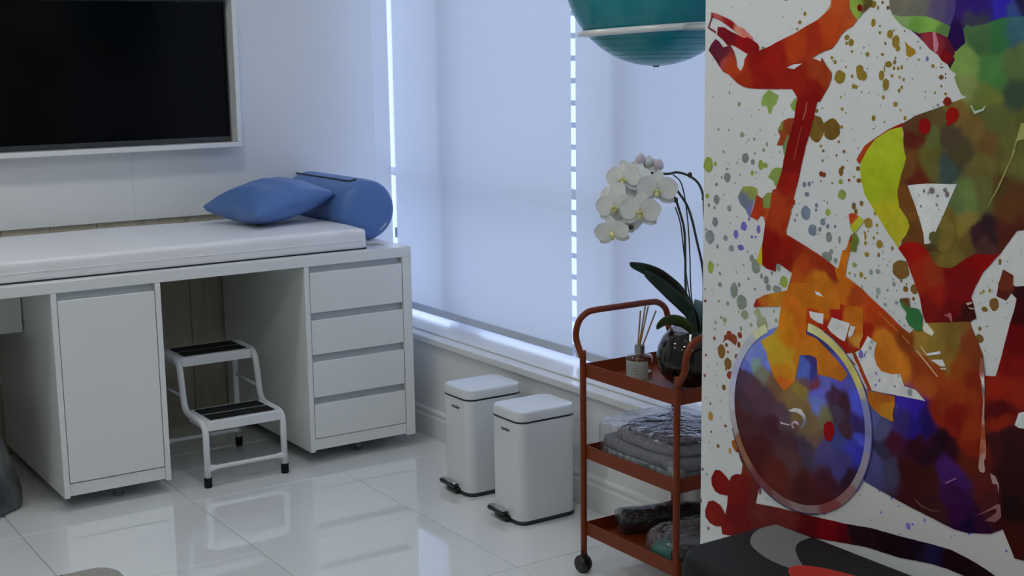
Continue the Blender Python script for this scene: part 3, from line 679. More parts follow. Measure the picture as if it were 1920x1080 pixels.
# ================================================================== GREY STOOL, POUF
gs = thing('hourglass_stool', 'grey swirled hourglass stool in the left kneehole', 'stool', (.895, 4.93, 0))
b = bmesh.new(); rings = []
for r_, h in ((.175, 0), (.198, .006), (.203, .03), (.192, .08), (.172, .14), (.150, .21), (.136, .27), (.130, .31), (.133, .35), (.142, .39), (.155, .43), (.163, .452), (.158, .465), (.14, .470)):
    rings.append([b.verts.new((.895+(r_*(1+.05*math.sin(9*a+h*16)*(.4+h*2 if h < .3 else 1)))*math.cos(a), 4.93+(r_*(1+.05*math.sin(9*a+h*16)*(.4+h*2 if h < .3 else 1)))*math.sin(a), h)) for a in [2*math.pi*k/72 for k in range(72)]])
for i in range(len(rings)-1):
    for k in range(72): b.faces.new((rings[i][k], rings[i][(k+1) % 72], rings[i+1][(k+1) % 72], rings[i+1][k]))
b.faces.new(rings[0][::-1]); b.faces.new(rings[-1])
obj('body', b, MARB, gs, smooth=True)
obj('seat_disc', lathe([(.138, .4695), (.140, .473), (.132, .478), (.02, .480)], (.895, 4.93, 0), 40), MARB, gs, smooth=True)
pf = thing('pouf', 'taupe upholstered pouf at the lower left corner of the picture', 'pouf', (.53, 2.69, 0))
oo2 = lambda k: rrect(.66+k, .64+k, .045, 8)
obj('cushion', loft([(oo2(-.02), .03), (oo2(0), .06), (oo2(.004), .22), (oo2(.002), .385), (oo2(-.01), .410), (oo2(-.035), .4195), (oo2(-.07), .420)], (.535, 2.690, 0)), TAUPE, pf, angle=70)
obj('seam', tube([(.735, 3.010, .05), (.735, 3.012, .385), (.735, 3.004, .412), (.735, 2.985, .4205), (.735, 2.40, .4205)], .002, 6), mat('dark seam', (.08, .075, .065), .8), pf)
for x_, y_ in ((.25, 2.42), (.82, 2.42), (.25, 2.96), (.82, 2.96)): obj('foot', lathe([(.018, 0), (.020, .03)], (x_, y_, 0), 14), BLACK, pf)

# ================================================================== MURAL ON THE PILLAR
MURAL=[
 ('green_spot',1,"4742,2895 4728,2930 4689,2955 4625,2928 4638,2890 4662,2876 4673,2841 4691,2844 4702,2879 4736,2876","4683,2917,0.35,0.508,0.131"),
 ('green_spot',1,"4551,2885 4519,2920 4510,2920 4508,2852 4537,2865","4683,2917,0.316,0.466,0.112"),
 ('brown_spot',1,"4633,2697 4610,2739 4628,2766 4602,2809 4564,2824 4521,2828 4533,2756 4561,2714 4599,2695","4602,2802,0.289,0.356,0.08 4599,2719,0.438,0.081,0.02 4553,2790,0.394,0.066,0.02"),
 ('green_spot',1,"4594,2692 4562,2748 4538,2742 4559,2645 4583,2651","4579,2692,0.233,0.327,0.135"),
 ('gradient_spot',1,"4855,2486 4793,2492 4757,2483 4751,2451 4776,2420 4790,2383 4800,2342 4810,2339 4837,2375 4874,2398 4893,2429 4875,2463","4813,2475,0.396,0.428,0.101 4853,2414,0.242,0.285,0.376 4811,2359,0.244,0.244,0.551"),
 ('green_spot',1,"4685,2541 4664,2577 4635,2592 4591,2592 4594,2540 4618,2503 4637,2502 4648,2526","4634,2551,0.299,0.424,0.1"),
 ('green_spot',1,"4721,2439 4691,2468 4656,2472 4644,2395 4689,2388 4714,2397","4690,2431,0.305,0.376,0.085"),
 ('brown_spot',1,"3891,3166 3871,3150 3835,3131 3831,3116 3861,3099 3881,3110 3884,3141","3858,3122,0.468,0.257,0.031"),
 ('grey_spot',1,"4770,1872 4748,1901 4727,1897 4714,1869 4686,1859 4672,1832 4679,1798 4702,1779 4730,1790 4746,1820 4745,1857","4716,1832,0.473,0.501,0.299"),
 ('red_spot',1,"4991,1683 4964,1729 4925,1741 4901,1728 4882,1710 4893,1686 4924,1702 4956,1708","4932,1701,0.303,0.078,0.039"),
 ('shirt',2,"3997,3495 3977,3303 3960,3278 3904,3265 3841,3267 3780,3260 3704,3237 3655,3215 3640,3273 3621,3471","3937,3314,0.228,0.217,0.16 3820,3297,0.207,0.197,0.165 3707,3293,0.152,0.12,0.239 3647,3268,0.106,0.075,0.269"),
 ('shirt',3,"3628,3472 3048,3435 3035,3232 3420,3238 3488,3222 3550,3212 3572,3155 3617,3114 3662,3144 3677,3171 3662,3221 3640,3273","3633,3291,0.05,0.019,0.212 3628,3179,0.028,0.007,0.091 3423,3289,0.054,0.034,0.613 3381,3265,0.062,0.106,0.366 3526,3287,0.045,0.019,0.239 3343,3303,0.03,0.023,0.105 3537,3224,0.062,0.062,0.107"),
 ('shirt',3,"3966,3282 3912,3269 3842,3270 3780,3265 3719,3246 3659,3221 3671,3177 3687,3186 3724,3198 3762,3203 3815,3198 3854,3209 3902,3227 3935,3252","3919,3258,0.333,0.526,0.189 3817,3237,0.23,0.484,0.09 3741,3229,0.289,0.528,0.1 3680,3204,0.145,0.271,0.076"),
 ('waistband',3,"3858,3211 3815,3196 3762,3203 3721,3197 3675,3179 3632,3126 3629,3073 3649,3046 3666,3070 3696,3085 3716,3109 3759,3133 3790,3161 3822,3186","3831,3198,0.126,0.017,0.076 3752,3157,0.373,0.04,0.051 3690,3115,0.307,0.009,0.011 3670,3150,0.147,0.014,0.04 3648,3073,0.064,0.012,0.031"),
 ('waistband',4,"3747,3202 3732,3198 3714,3151 3719,3124 3735,3115 3741,3151","3729,3151,0.73,0.274,0.373"),
 ('shorts',3,"3654,3049 3630,3090 3638,3102 3625,3123 3583,3155 3596,3208 3580,3228 3558,3218 3488,3228 3420,3249 3036,3259 3001,2718 3004,2757 2987,2493 3299,2423 3369,2327 3449,2257 3579,2223 3731,2223 3750,2309 3869,2309 3903,2536 3875,2714 3869,2670 3880,2732 3878,2782 3892,2819 3823,2857 3732,2885 3636,2917 3566,2940 3590,2948 3614,2984 3630,3019 3620,3031","3520,3171,0.091,0.191,0.076 3417,3186,0.05,0.216,0.076 3350,3202,0.062,0.167,0.215 3565,3090,0.259,0.438,0.102 3575,2996,0.281,0.347,0.111 3444,3061,0.093,0.278,0.077 3345,3100,0.148,0.219,0.077 3473,2950,0.198,0.241,0.052 3350,2964,0.065,0.104,0.065 3613,2900,0.285,0.175,0.042 3715,2849,0.154,0.106,0.036 3821,2828,0.163,0.066,0.029 3833,2753,0.156,0.025,0.015 3725,2757,0.165,0.18,0.049 3644,2779,0.108,0.075,0.043 3537,2825,0.23,0.146,0.042 3426,2858,0.145,0.163,0.049 3463,2769,0.194,0.108,0.033 3341,2803,0.156,0.165,0.043 3390,2714,0.149,0.124,0.033 3845,2653,0.236,0.099,0.025 3803,2606,0.16,0.025,0.013 3722,2685,0.182,0.158,0.034 3603,2692,0.099,0.082,0.037 3638,2659,0.068,0.11,0.099 3493,2674,0.198,0.159,0.044 3356,2705,0.182,0.182,0.05 3382,2563,0.128,0.078,0.026 3345,2519,0.155,0.057,0.021 3465,2539,0.172,0.172,0.052 3535,2521,0.203,0.285,0.085 3593,2510,0.163,0.225,0.079 3532,2461,0.308,0.245,0.057 3587,2394,0.291,0.218,0.039 3634,2433,0.245,0.166,0.035 3612,2299,0.251,0.179,0.036 3471,2388,0.063,0.022,0.032 3430,2416,0.046,0.019,0.026 3440,2343,0.105,0.04,0.036 3339,2413,0.123,0.026,0.016 3862,2507,0.259,0.091,0.021 3818,2416,0.245,0.103,0.022 3799,2354,0.192,0.072,0.019 3689,2328,0.178,0.116,0.032 3541,2344,0.193,0.124,0.032"),
 ('leg_highlight',4,"4137,2655 4125,2675 4093,2719 4031,2758 3955,2799 3884,2827 3880,2813 3947,2789 4035,2744 4099,2657 4099,2665 4119,2637","4092,2696,0.5,0.067,0.016 3955,2798,0.395,0.025,0.012"),
 ('leg',4,"4103,2657 4075,2703 4031,2754 3955,2794 3903,2807 3885,2801 3875,2719 3863,2682 3860,2684 3872,2639 3883,2613 3903,2529 3888,2467 3842,2420 3829,2389 3847,2349 3874,2321 3884,2289 3953,2358 4022,2436 4084,2509 4108,2573 4115,2631 4099,2671","3992,2714,0.554,0.652,0.033 3989,2645,0.532,0.659,0.024 4018,2546,0.478,0.588,0.021 3940,2443,0.682,0.619,0.028 3896,2364,0.608,0.558,0.032 3942,2488,0.546,0.575,0.028"),
 ('triangle_gap',5,"3847,2563 3794,2572 3747,2578 3671,2582 3595,2586 3617,2539 3637,2494 3664,2436 3692,2378 3712,2327 3747,2322 3754,2365 3770,2408 3797,2468 3823,2517","3745,2535,0.881,0.9,0.9"),
 ('shin',5,"3886,2289 3869,2309 3838,2323 3782,2326 3750,2312 3726,2293 3701,2258 3670,2236 3609,2237 3580,2252 3538,2283 3488,2310 3438,2314 3393,2317 3362,2335 3448,2239 3478,2183 3491,2154 3500,2128 3488,2105 3482,2082 3470,2047 3495,2030 3502,2018 3567,1989 3719,1977 3740,2018 3759,2086 3772,2115 3807,2181 3842,2247","3812,2277,0.449,0.012,0.007 3745,2189,0.456,0.033,0.01 3683,2197,0.422,0.047,0.015 3578,2210,0.275,0.009,0.009 3471,2267,0.341,0.007,0.007 3678,2103,0.405,0.02,0.011 3559,2120,0.26,0.009,0.011 3707,2055,0.262,0.013,0.011 3571,2076,0.232,0.009,0.011 3605,2008,0.206,0.011,0.014 3511,2047,0.076,0.011,0.011"),
 ('olive_patch',6,"3725,2349 3722,2372 3703,2382 3680,2376 3664,2436 3661,2449 3635,2454 3619,2440 3597,2430 3586,2364 3627,2298 3688,2303 3726,2293 3747,2316 3713,2332","3706,2358,0.168,0.158,0.046 3648,2419,0.277,0.206,0.043 3645,2345,0.249,0.178,0.036 3719,2306,0.125,0.064,0.027"),
 ('pedal',3,"3355,2263 3306,2245 3305,2207 3293,2202 2972,2271 2965,2159 2965,2166 3290,2153 3285,2153 3312,2173 3324,2153 3334,2140 3380,2151 3372,2207","3341,2205,0.216,0.041,0.02 3360,2166,0.138,0.023,0.015 3271,2184,0.041,0.01,0.01 3275,2130,0.048,0.009,0.011"),
 ('handlebar',4,"4290,3513 4318,3315 4383,3272 4478,3235 4528,3213 4613,3185 4689,3157 4758,3138 4836,3122 4858,3097 4863,3069 4883,3041 4909,3062 4915,3098 4931,3133 4958,3165 5010,3155 5038,3184 5065,3197 5097,3171 5115,3143 5068,3098 5041,3070 5008,3037 4971,3027 4944,3009 4907,2984 4865,2967 4824,2960 4754,2958 4645,2958 4539,2960 4515,2934 4505,2920 4513,2879 4521,2825 4538,2770 4561,2714 4574,2658 4585,2630 4587,2610 4595,2575 4614,2528 4632,2490 4652,2485 4663,2443 4669,2393 4551,2389 4514,2414 4521,2420 4506,2425 4503,2446 4515,2452 4484,2547 4463,2631 4446,2686 4447,2692 4421,2761 4404,2815 4388,2869 4380,2903 4362,2906 4340,2936 4310,2976 4294,3016 4296,3035 4327,3065 4350,3094 4361,3102 4363,3085 4415,3100 4378,3118 4342,3130 4298,3140 4269,3168 4248,3197 4214,3222 4181,3235 4154,3262 4178,3288 4201,3311 4212,3508","4252,3313,0.633,0.106,0.023 4337,3244,0.62,0.081,0.014 4408,3194,0.463,0.034,0.011 4517,3162,0.58,0.063,0.012 4649,3110,0.413,0.015,0.009 4787,3076,0.363,0.013,0.009 4876,2999,0.444,0.041,0.011 4961,3048,0.543,0.064,0.017 5015,3112,0.184,0.023,0.041 5069,3149,0.156,0.019,0.047 4993,3055,0.543,0.078,0.093 4754,2986,0.383,0.015,0.009 4513,3015,0.396,0.02,0.009 4374,3009,0.443,0.057,0.015 4418,2949,0.315,0.013,0.009 4434,2881,0.305,0.009,0.008 4486,2758,0.291,0.008,0.008 4540,2646,0.276,0.008,0.006 4520,2614,0.297,0.01,0.008 4555,2508,0.411,0.018,0.01 4592,2449,0.517,0.062,0.014 4533,2419,0.433,0.045,0.012"),
 ('grip',5,"5050,3254 5002,3251 4949,3228 4865,3199 4850,3205 4814,3193 4769,3169 4758,3152 4763,3135 4808,3128 4838,3122 4911,3154 4947,3166 4979,3165 5011,3191 5054,3217","4996,3219,0.243,0.012,0.019 4860,3174,0.387,0.009,0.01 4788,3152,0.339,0.009,0.011"),
 ('grip',5,"5099,3326 5056,3318 4987,3296 4950,3281 4903,3252 4866,3243 4825,3212 4797,3195 4809,3191 4845,3202 4865,3197 4923,3228 4975,3257 5029,3284 5088,3301 5106,3268 5112,3255 5060,3233 5062,3223 5123,3252 5099,3301","5072,3313,0.616,0.113,0.113 4986,3282,0.404,0.016,0.022 4892,3238,0.9,0.335,0.242 4830,3209,0.836,0.243,0.191 5114,3257,0.271,0.031,0.046"),
 ('handlebar_gap',6,"4575,3058 4533,3072 4477,3076 4528,3050","4533,3062,0.807,0.83,0.865"),
 ('handlebar_gap',6,"4314,3334 4303,3514 4290,3513 4309,3321 4374,3275 4388,3272 4348,3297","4340,3303,0.715,0.365,0.213"),
 ('tube_line',6,"4446,2901 4438,2901 4443,2861 4460,2820 4468,2823 4452,2864","4452,2867,0.512,0.113,0.08"),
 ('tube_line',6,"4473,2792 4467,2793 4511,2641 4518,2640","4486,2758,0.477,0.067,0.043"),
 ('green_cap',5,"4212,3508 4201,3323 4187,3294 4156,3263 4152,3265 4116,3295 4075,3325 4064,3499","4166,3310,0.365,0.567,0.089 4100,3332,0.143,0.105,0.03 4133,3327,0.329,0.521,0.074"),
 ('clamp',4,"4759,2452 4721,2439 4713,2393 4669,2393 4628,2326 4697,2312 4708,2351 4734,2352 4751,2329 4800,2342 4780,2391","4760,2393,0.549,0.057,0.016 4669,2365,0.652,0.122,0.022"),
 ('frame',5,"4669,2395 4521,2420 4536,2363 4558,2297 4553,2280 4471,2254 4357,2214 4264,2174 4237,2158 4182,2130 4076,2083 4049,2064 4023,2049 3929,1996 3853,1949 3808,1929 3785,1950 3735,1984 3643,2002 3502,2027 3482,1990 3454,1945 3430,1900 3420,1840 3416,1817 3365,1824 3345,1897 3328,1973 3311,2048 3294,2105 3285,2154 2967,2199 2927,1585 2897,1124 3233,1090 3269,1152 3296,1196 3353,1159 3471,1129 3533,1126 3641,1141 3754,1156 3860,1174 3949,1190 4030,1205 4138,1337 4307,1400 4449,1551 4611,1650 4596,1829 4586,1889 4575,1934 4545,2012 4532,2046 4512,2102 4603,2137 4618,2131 4621,2094 4682,2102 4710,2116 4716,2181 4715,2217 4697,2319","4629,2361,0.524,0.062,0.014 4589,2330,0.491,0.046,0.012 4645,2225,0.315,0.01,0.007 4584,2160,0.34,0.014,0.007 4547,2249,0.388,0.017,0.008 4662,2115,0.299,0.008,0.007 4469,2216,0.39,0.032,0.01 4393,2190,0.417,0.047,0.012 4319,2178,0.452,0.04,0.012 4254,2138,0.358,0.036,0.01 4466,2090,0.608,0.108,0.013 4430,2150,0.525,0.065,0.012 4298,2111,0.739,0.238,0.017 4333,2045,0.724,0.2,0.014 4189,2085,0.744,0.184,0.014 4205,2028,0.811,0.202,0.014 4100,2043,0.538,0.075,0.014 4483,2017,0.636,0.165,0.013 4519,1948,0.756,0.187,0.013 4081,1987,0.735,0.131,0.018 4005,2011,0.623,0.067,0.014 3910,1946,0.53,0.068,0.013 3931,1863,0.841,0.27,0.024 3887,1792,0.79,0.242,0.021 3952,1746,0.77,0.213,0.018 4042,1892,0.477,0.024,0.011 3751,1816,0.426,0.07,0.014 3835,1900,0.339,0.069,0.014 3732,1917,0.479,0.269,0.05 3669,1902,0.363,0.227,0.043 3564,1939,0.289,0.171,0.034 3597,1838,0.345,0.195,0.031 3504,1918,0.291,0.058,0.018 3543,1817,0.387,0.08,0.014 3662,1756,0.459,0.071,0.013 3722,1705,0.528,0.106,0.019 3626,1660,0.357,0.045,0.011 3538,1729,0.436,0.06,0.011 3654,1602,0.337,0.025,0.01 3547,1599,0.288,0.016,0.01 3467,1781,0.299,0.03,0.011 3449,1571,0.408,0.046,0.01 3446,1521,0.294,0.023,0.008 3764,1591,0.045,0.019,0.444 3829,1604,0.061,0.03,0.488 3699,1566,0.025,0.012,0.143 3817,1519,0.062,0.037,0.224 3761,1519,0.031,0.019,0.29 3855,1437,0.095,0.012,0.037 3735,1472,0.054,0.008,0.019 3618,1506,0.026,0.006,0.012 3677,1433,0.032,0.008,0.02 3556,1482,0.042,0.008,0.015 3941,1485,0.122,0.122,0.289 3960,1535,0.142,0.167,0.491 3937,1391,0.054,0.047,0.103 3366,1776,0.393,0.022,0.009 3326,1686,0.12,0.008,0.01 3283,1793,0.376,0.025,0.011 3309,1879,0.295,0.011,0.009 3281,2005,0.191,0.005,0.007 3272,2084,0.067,0.005,0.007 3316,1632,0.34,0.026,0.01 3360,1529,0.069,0.012,0.015 3271,1581,0.047,0.01,0.015 3254,1523,0.038,0.01,0.012 3886,1318,0.086,0.076,0.149 3955,1333,0.104,0.104,0.335 3789,1303,0.07,0.012,0.012 3784,1203,0.066,0.012,0.015 3649,1301,0.077,0.015,0.015 3562,1362,0.077,0.02,0.176 3539,1254,0.057,0.012,0.079 3625,1184,0.067,0.018,0.021 3500,1189,0.05,0.008,0.067 3464,1154,0.021,0.006,0.05 3389,1355,0.142,0.02,0.017 3368,1279,0.101,0.018,0.021 3415,1214,0.04,0.008,0.045 3479,1450,0.148,0.02,0.01 3307,1391,0.039,0.01,0.012 3253,1296,0.024,0.008,0.01 3213,1162,0.069,0.011,0.009 3247,1479,0.038,0.01,0.012"),
 ('yellow_patch',6,"4719,2217 4713,2181 4713,2111 4752,2130 4729,2187","4729,2158,0.751,0.599,0.027"),
 ('fender',5,"4769,1905 4751,1942 4699,1969 4634,1990 4545,2014 4483,2024 4490,1938 4573,1933 4715,1910 4760,1901","4754,1913,0.449,0.028,0.014 4708,1949,0.695,0.176,0.02 4618,1962,0.729,0.28,0.023 4530,1982,0.728,0.202,0.015"),
 ('seat_post',6,"4246,2159 4223,2161 4204,2239 4200,2247 4182,2248 4162,2304 4150,2328 4143,2306 4156,2251 4160,2237 4175,2181 4182,2126 4226,2107","4185,2207,0.848,0.235,0.013 4210,2150,0.759,0.197,0.012 4154,2311,0.514,0.058,0.012 4170,2269,0.722,0.178,0.013"),
 ('yellow_spot',6,"4171,2410 4154,2419 4128,2413 4106,2407 4084,2391 4096,2370 4137,2328 4155,2344 4165,2377","4157,2401,0.653,0.08,0.019 4113,2382,0.688,0.709,0.045 4147,2345,0.587,0.659,0.046"),
 ('green_spot',6,"4142,2332 4120,2325 4106,2296 4118,2275 4121,2248 4151,2245 4159,2270 4149,2305","4131,2287,0.22,0.268,0.053"),
 ('flywheel',6,"4896,1417 4894,1455 4889,1493 4881,1530 4870,1566 4855,1601 4838,1634 4817,1667 4794,1697 4769,1725 4741,1750 4711,1773 4679,1794 4645,1811 4610,1826 4574,1837 4537,1845 4499,1850 4461,1852 4423,1850 4385,1845 4348,1837 4312,1826 4277,1811 4244,1794 4211,1773 4181,1750 4153,1725 4128,1697 4105,1667 4084,1634 4067,1601 4052,1566 4041,1530 4033,1493 4028,1455 4026,1417 4028,1379 4033,1341 4041,1304 4052,1268 4067,1233 4084,1200 4105,1167 4128,1137 4153,1109 4181,1084 4211,1061 4244,1040 4277,1023 4312,1008 4348,997 4385,989 4423,984 4461,982 4499,984 4537,989 4574,997 4610,1008 4645,1023 4679,1040 4711,1061 4741,1084 4769,1109 4794,1137 4817,1167 4838,1199 4855,1233 4870,1268 4881,1304 4889,1341 4894,1379","4773,1659,0.293,0.366,0.9 4731,1622,0.346,0.518,0.471 4702,1687,0.252,0.32,0.9 4659,1614,0.243,0.31,0.9 4689,1571,0.277,0.277,0.215 4814,1607,0.196,0.23,0.792 4824,1545,0.129,0.071,0.129 4749,1499,0.148,0.071,0.106 4820,1409,0.107,0.055,0.085 4786,1302,0.109,0.037,0.046 4840,1344,0.12,0.037,0.041 4665,1442,0.132,0.066,0.099 4641,1327,0.102,0.033,0.046 4563,1419,0.166,0.093,0.133 4606,1528,0.28,0.148,0.081 4516,1502,0.332,0.201,0.081 4446,1458,0.321,0.203,0.082 4449,1545,0.394,0.281,0.066 4404,1654,0.08,0.07,0.387 4433,1663,0.137,0.213,0.794 4377,1702,0.07,0.058,0.274 4422,1594,0.216,0.117,0.139 4374,1596,0.259,0.059,0.098 4344,1552,0.19,0.201,0.9 4342,1495,0.22,0.284,0.82 4300,1617,0.199,0.199,0.743 4226,1611,0.148,0.13,0.687 4234,1567,0.106,0.04,0.099 4187,1528,0.082,0.03,0.053 4101,1601,0.118,0.149,0.9 4073,1573,0.119,0.132,0.9 4137,1635,0.148,0.139,0.686 4303,1446,0.267,0.241,0.121 4368,1410,0.288,0.194,0.101 4328,1347,0.226,0.136,0.102 4230,1476,0.12,0.073,0.142 4165,1427,0.094,0.037,0.062 4084,1404,0.102,0.136,0.9 4127,1359,0.069,0.075,0.607 4199,1356,0.075,0.095,0.369 4270,1296,0.112,0.096,0.295 4077,1461,0.062,0.037,0.195 4403,1294,0.096,0.063,0.124 4519,1281,0.111,0.047,0.068 4710,1206,0.103,0.02,0.023 4815,1085,0.139,0.017,0.017 4572,1076,0.161,0.03,0.023 4399,1061,0.108,0.024,0.024 4237,1146,0.099,0.023,0.039 4187,1242,0.097,0.076,0.299 4086,1317,0.055,0.055,0.613 4133,1190,0.056,0.02,0.043 4506,1197,0.139,0.058,0.063 4256,1058,0.117,0.018,0.021"),
 ('flywheel_rim',9,"4396,1881 4364,1876 4333,1868 4302,1858 4272,1846 4244,1833 4216,1817 4189,1799 4163,1779 4139,1758 4117,1735 4096,1711 4076,1685 4059,1658 4043,1630 4030,1601 4018,1571 4009,1541 4001,1509 3996,1478 3993,1446 3992,1414 3993,1381 3997,1349 4003,1318 4010,1287 4020,1256 4032,1226 4047,1198 4063,1170 4080,1143 4100,1118 4121,1094 4144,1071 4169,1050 4195,1031 4222,1014 4250,998 4279,985 4309,973 4340,964 4350,1005 4323,1013 4295,1024 4269,1036 4243,1050 4218,1066 4195,1083 4173,1102 4152,1123 4132,1144 4114,1168 4098,1192 4084,1217 4071,1243 4060,1271 4051,1298 4044,1327 4038,1356 4035,1385 4034,1414 4035,1443 4038,1472 4042,1501 4049,1529 4058,1557 4068,1585 4081,1611 4095,1637 4111,1661 4128,1685 4147,1707 4168,1728 4190,1747 4213,1765 4238,1781 4263,1795 4289,1808 4317,1819 4344,1828 4373,1835 4402,1840","4912,1390,0.696,0.673,0.818 4888,1563,0.655,0.633,0.9 4795,1700,0.611,0.665,0.781 4704,1775,0.873,0.873,0.506 4604,1828,0.9,0.9,0.374 4391,1838,0.9,0.9,0.459 4288,1802,0.9,0.803,0.304 4195,1749,0.851,0.728,0.211 4112,1682,0.9,0.825,0.245 4066,1608,0.691,0.635,0.437 4046,1558,0.358,0.382,0.698 4009,1477,0.325,0.325,0.652 4004,1374,0.347,0.371,0.785 4004,1305,0.464,0.419,0.563 4051,1212,0.471,0.425,0.471 4130,1109,0.388,0.208,0.208 4233,1030,0.35,0.09,0.09 4397,972,0.392,0.275,0.275 4569,971,0.309,0.164,0.164 4654,1010,0.237,0.071,0.071 4904,1276,0.597,0.545,0.597 4869,1183,0.412,0.198,0.103"),
 ('flywheel_rim',9,"4340,964 4371,957 4403,952 4436,949 4468,948 4501,950 4533,954 4565,960 4597,968 4627,979 4657,991 4686,1006 4714,1022 4741,1041 4767,1061 4791,1083 4813,1107 4834,1132 4852,1159 4869,1186 4884,1215 4897,1245 4908,1276 4917,1307 4923,1339 4928,1371 4930,1404 4930,1436 4927,1469 4922,1501 4915,1533 4906,1564 4895,1594 4882,1624 4866,1653 4849,1680 4830,1707 4809,1732 4786,1755 4762,1777 4736,1797 4709,1815 4681,1831 4661,1794 4687,1779 4712,1763 4735,1744 4757,1725 4778,1703 4797,1681 4814,1657 4830,1632 4844,1606 4856,1579 4866,1551 4875,1522 4881,1493 4885,1464 4888,1435 4888,1405 4886,1375 4882,1346 4876,1317 4868,1288 4858,1261 4846,1233 4833,1207 4817,1182 4800,1158 4781,1135 4761,1113 4739,1093 4716,1075 4692,1058 4666,1043 4640,1029 4613,1018 4584,1008 4556,1001 4527,995 4497,992 4468,990 4438,991 4409,993 4379,998 4350,1005","4912,1390,0.696,0.673,0.818 4888,1563,0.655,0.633,0.9 4795,1700,0.611,0.665,0.781 4704,1775,0.873,0.873,0.506 4604,1828,0.9,0.9,0.374 4391,1838,0.9,0.9,0.459 4288,1802,0.9,0.803,0.304 4195,1749,0.851,0.728,0.211 4112,1682,0.9,0.825,0.245 4066,1608,0.691,0.635,0.437 4046,1558,0.358,0.382,0.698 4009,1477,0.325,0.325,0.652 4004,1374,0.347,0.371,0.785 4004,1305,0.464,0.419,0.563 4051,1212,0.471,0.425,0.471 4130,1109,0.388,0.208,0.208 4233,1030,0.35,0.09,0.09 4397,972,0.392,0.275,0.275 4569,971,0.309,0.164,0.164 4654,1010,0.237,0.071,0.071 4904,1276,0.597,0.545,0.597 4869,1183,0.412,0.198,0.103"),
 ('flywheel_rim_line',10,"4300,1860 4278,1851 4256,1841 4234,1830 4214,1818 4194,1805 4174,1791 4156,1776 4138,1760 4121,1743 4105,1725 4089,1706 4075,1687 4062,1667 4050,1647 4039,1625 4029,1604 4020,1581 4012,1559 4005,1536 4000,1512 3995,1489 3992,1465 3991,1441 3990,1417 3991,1393 3992,1369 3995,1345 4000,1322 4005,1298 4012,1275 4020,1253 4029,1230 4039,1209 4050,1187 4062,1167 4075,1147 4080,1150 4067,1170 4055,1190 4044,1211 4034,1233 4025,1255 4018,1277 4011,1300 4006,1323 4001,1346 3998,1370 3997,1393 3996,1417 3997,1441 3998,1464 4001,1488 4006,1511 4011,1534 4018,1557 4025,1579 4034,1601 4044,1623 4055,1644 4067,1664 4080,1684 4094,1703 4109,1721 4125,1739 4142,1755 4160,1771 4178,1786 4197,1800 4217,1813 4237,1825 4258,1836 4280,1845 4302,1854","4928,1386,0.119,0.119,0.357"),
 ('flywheel_rim_line',10,"4300,974 4319,968 4339,962 4359,957 4379,953 4400,950 4420,948 4440,946 4461,946 4482,946 4502,948 4522,950 4543,953 4563,957 4583,962 4603,968 4622,974 4641,982 4660,990 4678,999 4696,1009 4714,1020 4731,1031 4748,1043 4764,1056 4779,1070 4794,1084 4808,1099 4822,1114 4835,1130 4847,1147 4858,1164 4869,1182 4879,1200 4888,1218 4896,1237 4904,1256 4898,1258 4891,1239 4882,1220 4873,1202 4864,1184 4853,1167 4842,1150 4830,1134 4817,1118 4804,1103 4790,1088 4775,1074 4760,1061 4744,1048 4728,1036 4711,1025 4694,1014 4676,1005 4658,996 4639,987 4620,980 4601,974 4581,968 4562,963 4542,959 4522,956 4502,954 4481,952 4461,952 4441,952 4420,954 4400,956 4380,959 4360,963 4341,968 4321,974 4302,980","4341,974,0.073,0.067,0.155"),
 ('hub',8,"4514,1435 4475,1456 4432,1458 4402,1432 4396,1397 4419,1370 4436,1366 4415,1400 4426,1427 4460,1437 4499,1431","4465,1447,0.9,0.9,0.9 4410,1386,0.364,0.31,0.449"),
 ('hub',8,"4494,1375 4473,1394 4449,1392 4442,1376 4458,1379 4478,1382 4487,1369 4472,1351 4490,1358","4473,1380,0.833,0.596,0.769"),
 ('hub',8,"4569,1364 4560,1369 4552,1365 4507,1368 4504,1361 4527,1360 4561,1358","4542,1364,0.833,0.769,0.833"),
 ('red_spot',8,"4287,1385 4282,1419 4261,1438 4234,1440 4221,1422 4220,1387 4235,1351 4258,1341 4277,1352","4255,1393,0.39,0.01,0.014"),
 ('fork',8,"4541,2016 4484,2059 4297,2084 4205,2028 4203,1974 4404,1952 4408,1930 4416,1880 4410,1824 4353,1818 4287,1782 4194,1722 4148,1682 4156,1673 4182,1641 4264,1649 4333,1646 4341,1723 4378,1730 4447,1718 4457,1666 4479,1582 4546,1525 4597,1559 4639,1617 4671,1693 4713,1741 4628,1792 4594,1833 4586,1889 4575,1948","4483,2017,0.691,0.185,0.013 4333,2045,0.747,0.217,0.015 4499,1938,0.817,0.203,0.013 4526,1848,0.867,0.286,0.015 4476,1799,0.9,0.249,0.015 4652,1747,0.778,0.481,0.034 4591,1707,0.76,0.449,0.035 4531,1688,0.788,0.425,0.035 4548,1598,0.864,0.326,0.024 4547,1547,0.871,0.199,0.022 4482,1683,0.79,0.274,0.021 4380,1765,0.883,0.271,0.018 4285,1712,0.791,0.242,0.021 4210,1663,0.658,0.198,0.021 4439,1862,0.792,0.19,0.013"),
 ('frame',7,"4423,1949 4294,1996 4071,2001 4066,1874 4083,1837 4078,1804 4121,1791 4160,1779 4188,1799 4261,1835 4336,1871 4416,1876","4384,1899,0.629,0.067,0.013 4290,1872,0.476,0.029,0.011 4198,1825,0.481,0.024,0.009 4109,1813,0.447,0.024,0.011 4293,1968,0.757,0.203,0.015 4203,1961,0.525,0.018,0.011 4132,1952,0.762,0.205,0.015 4093,1856,0.776,0.339,0.063 4095,1903,0.77,0.224,0.021"),
 ('frame_gap',9,"4395,1938 4302,1939 4305,1890 4337,1892 4384,1909","4347,1919,0.9,0.9,0.9"),
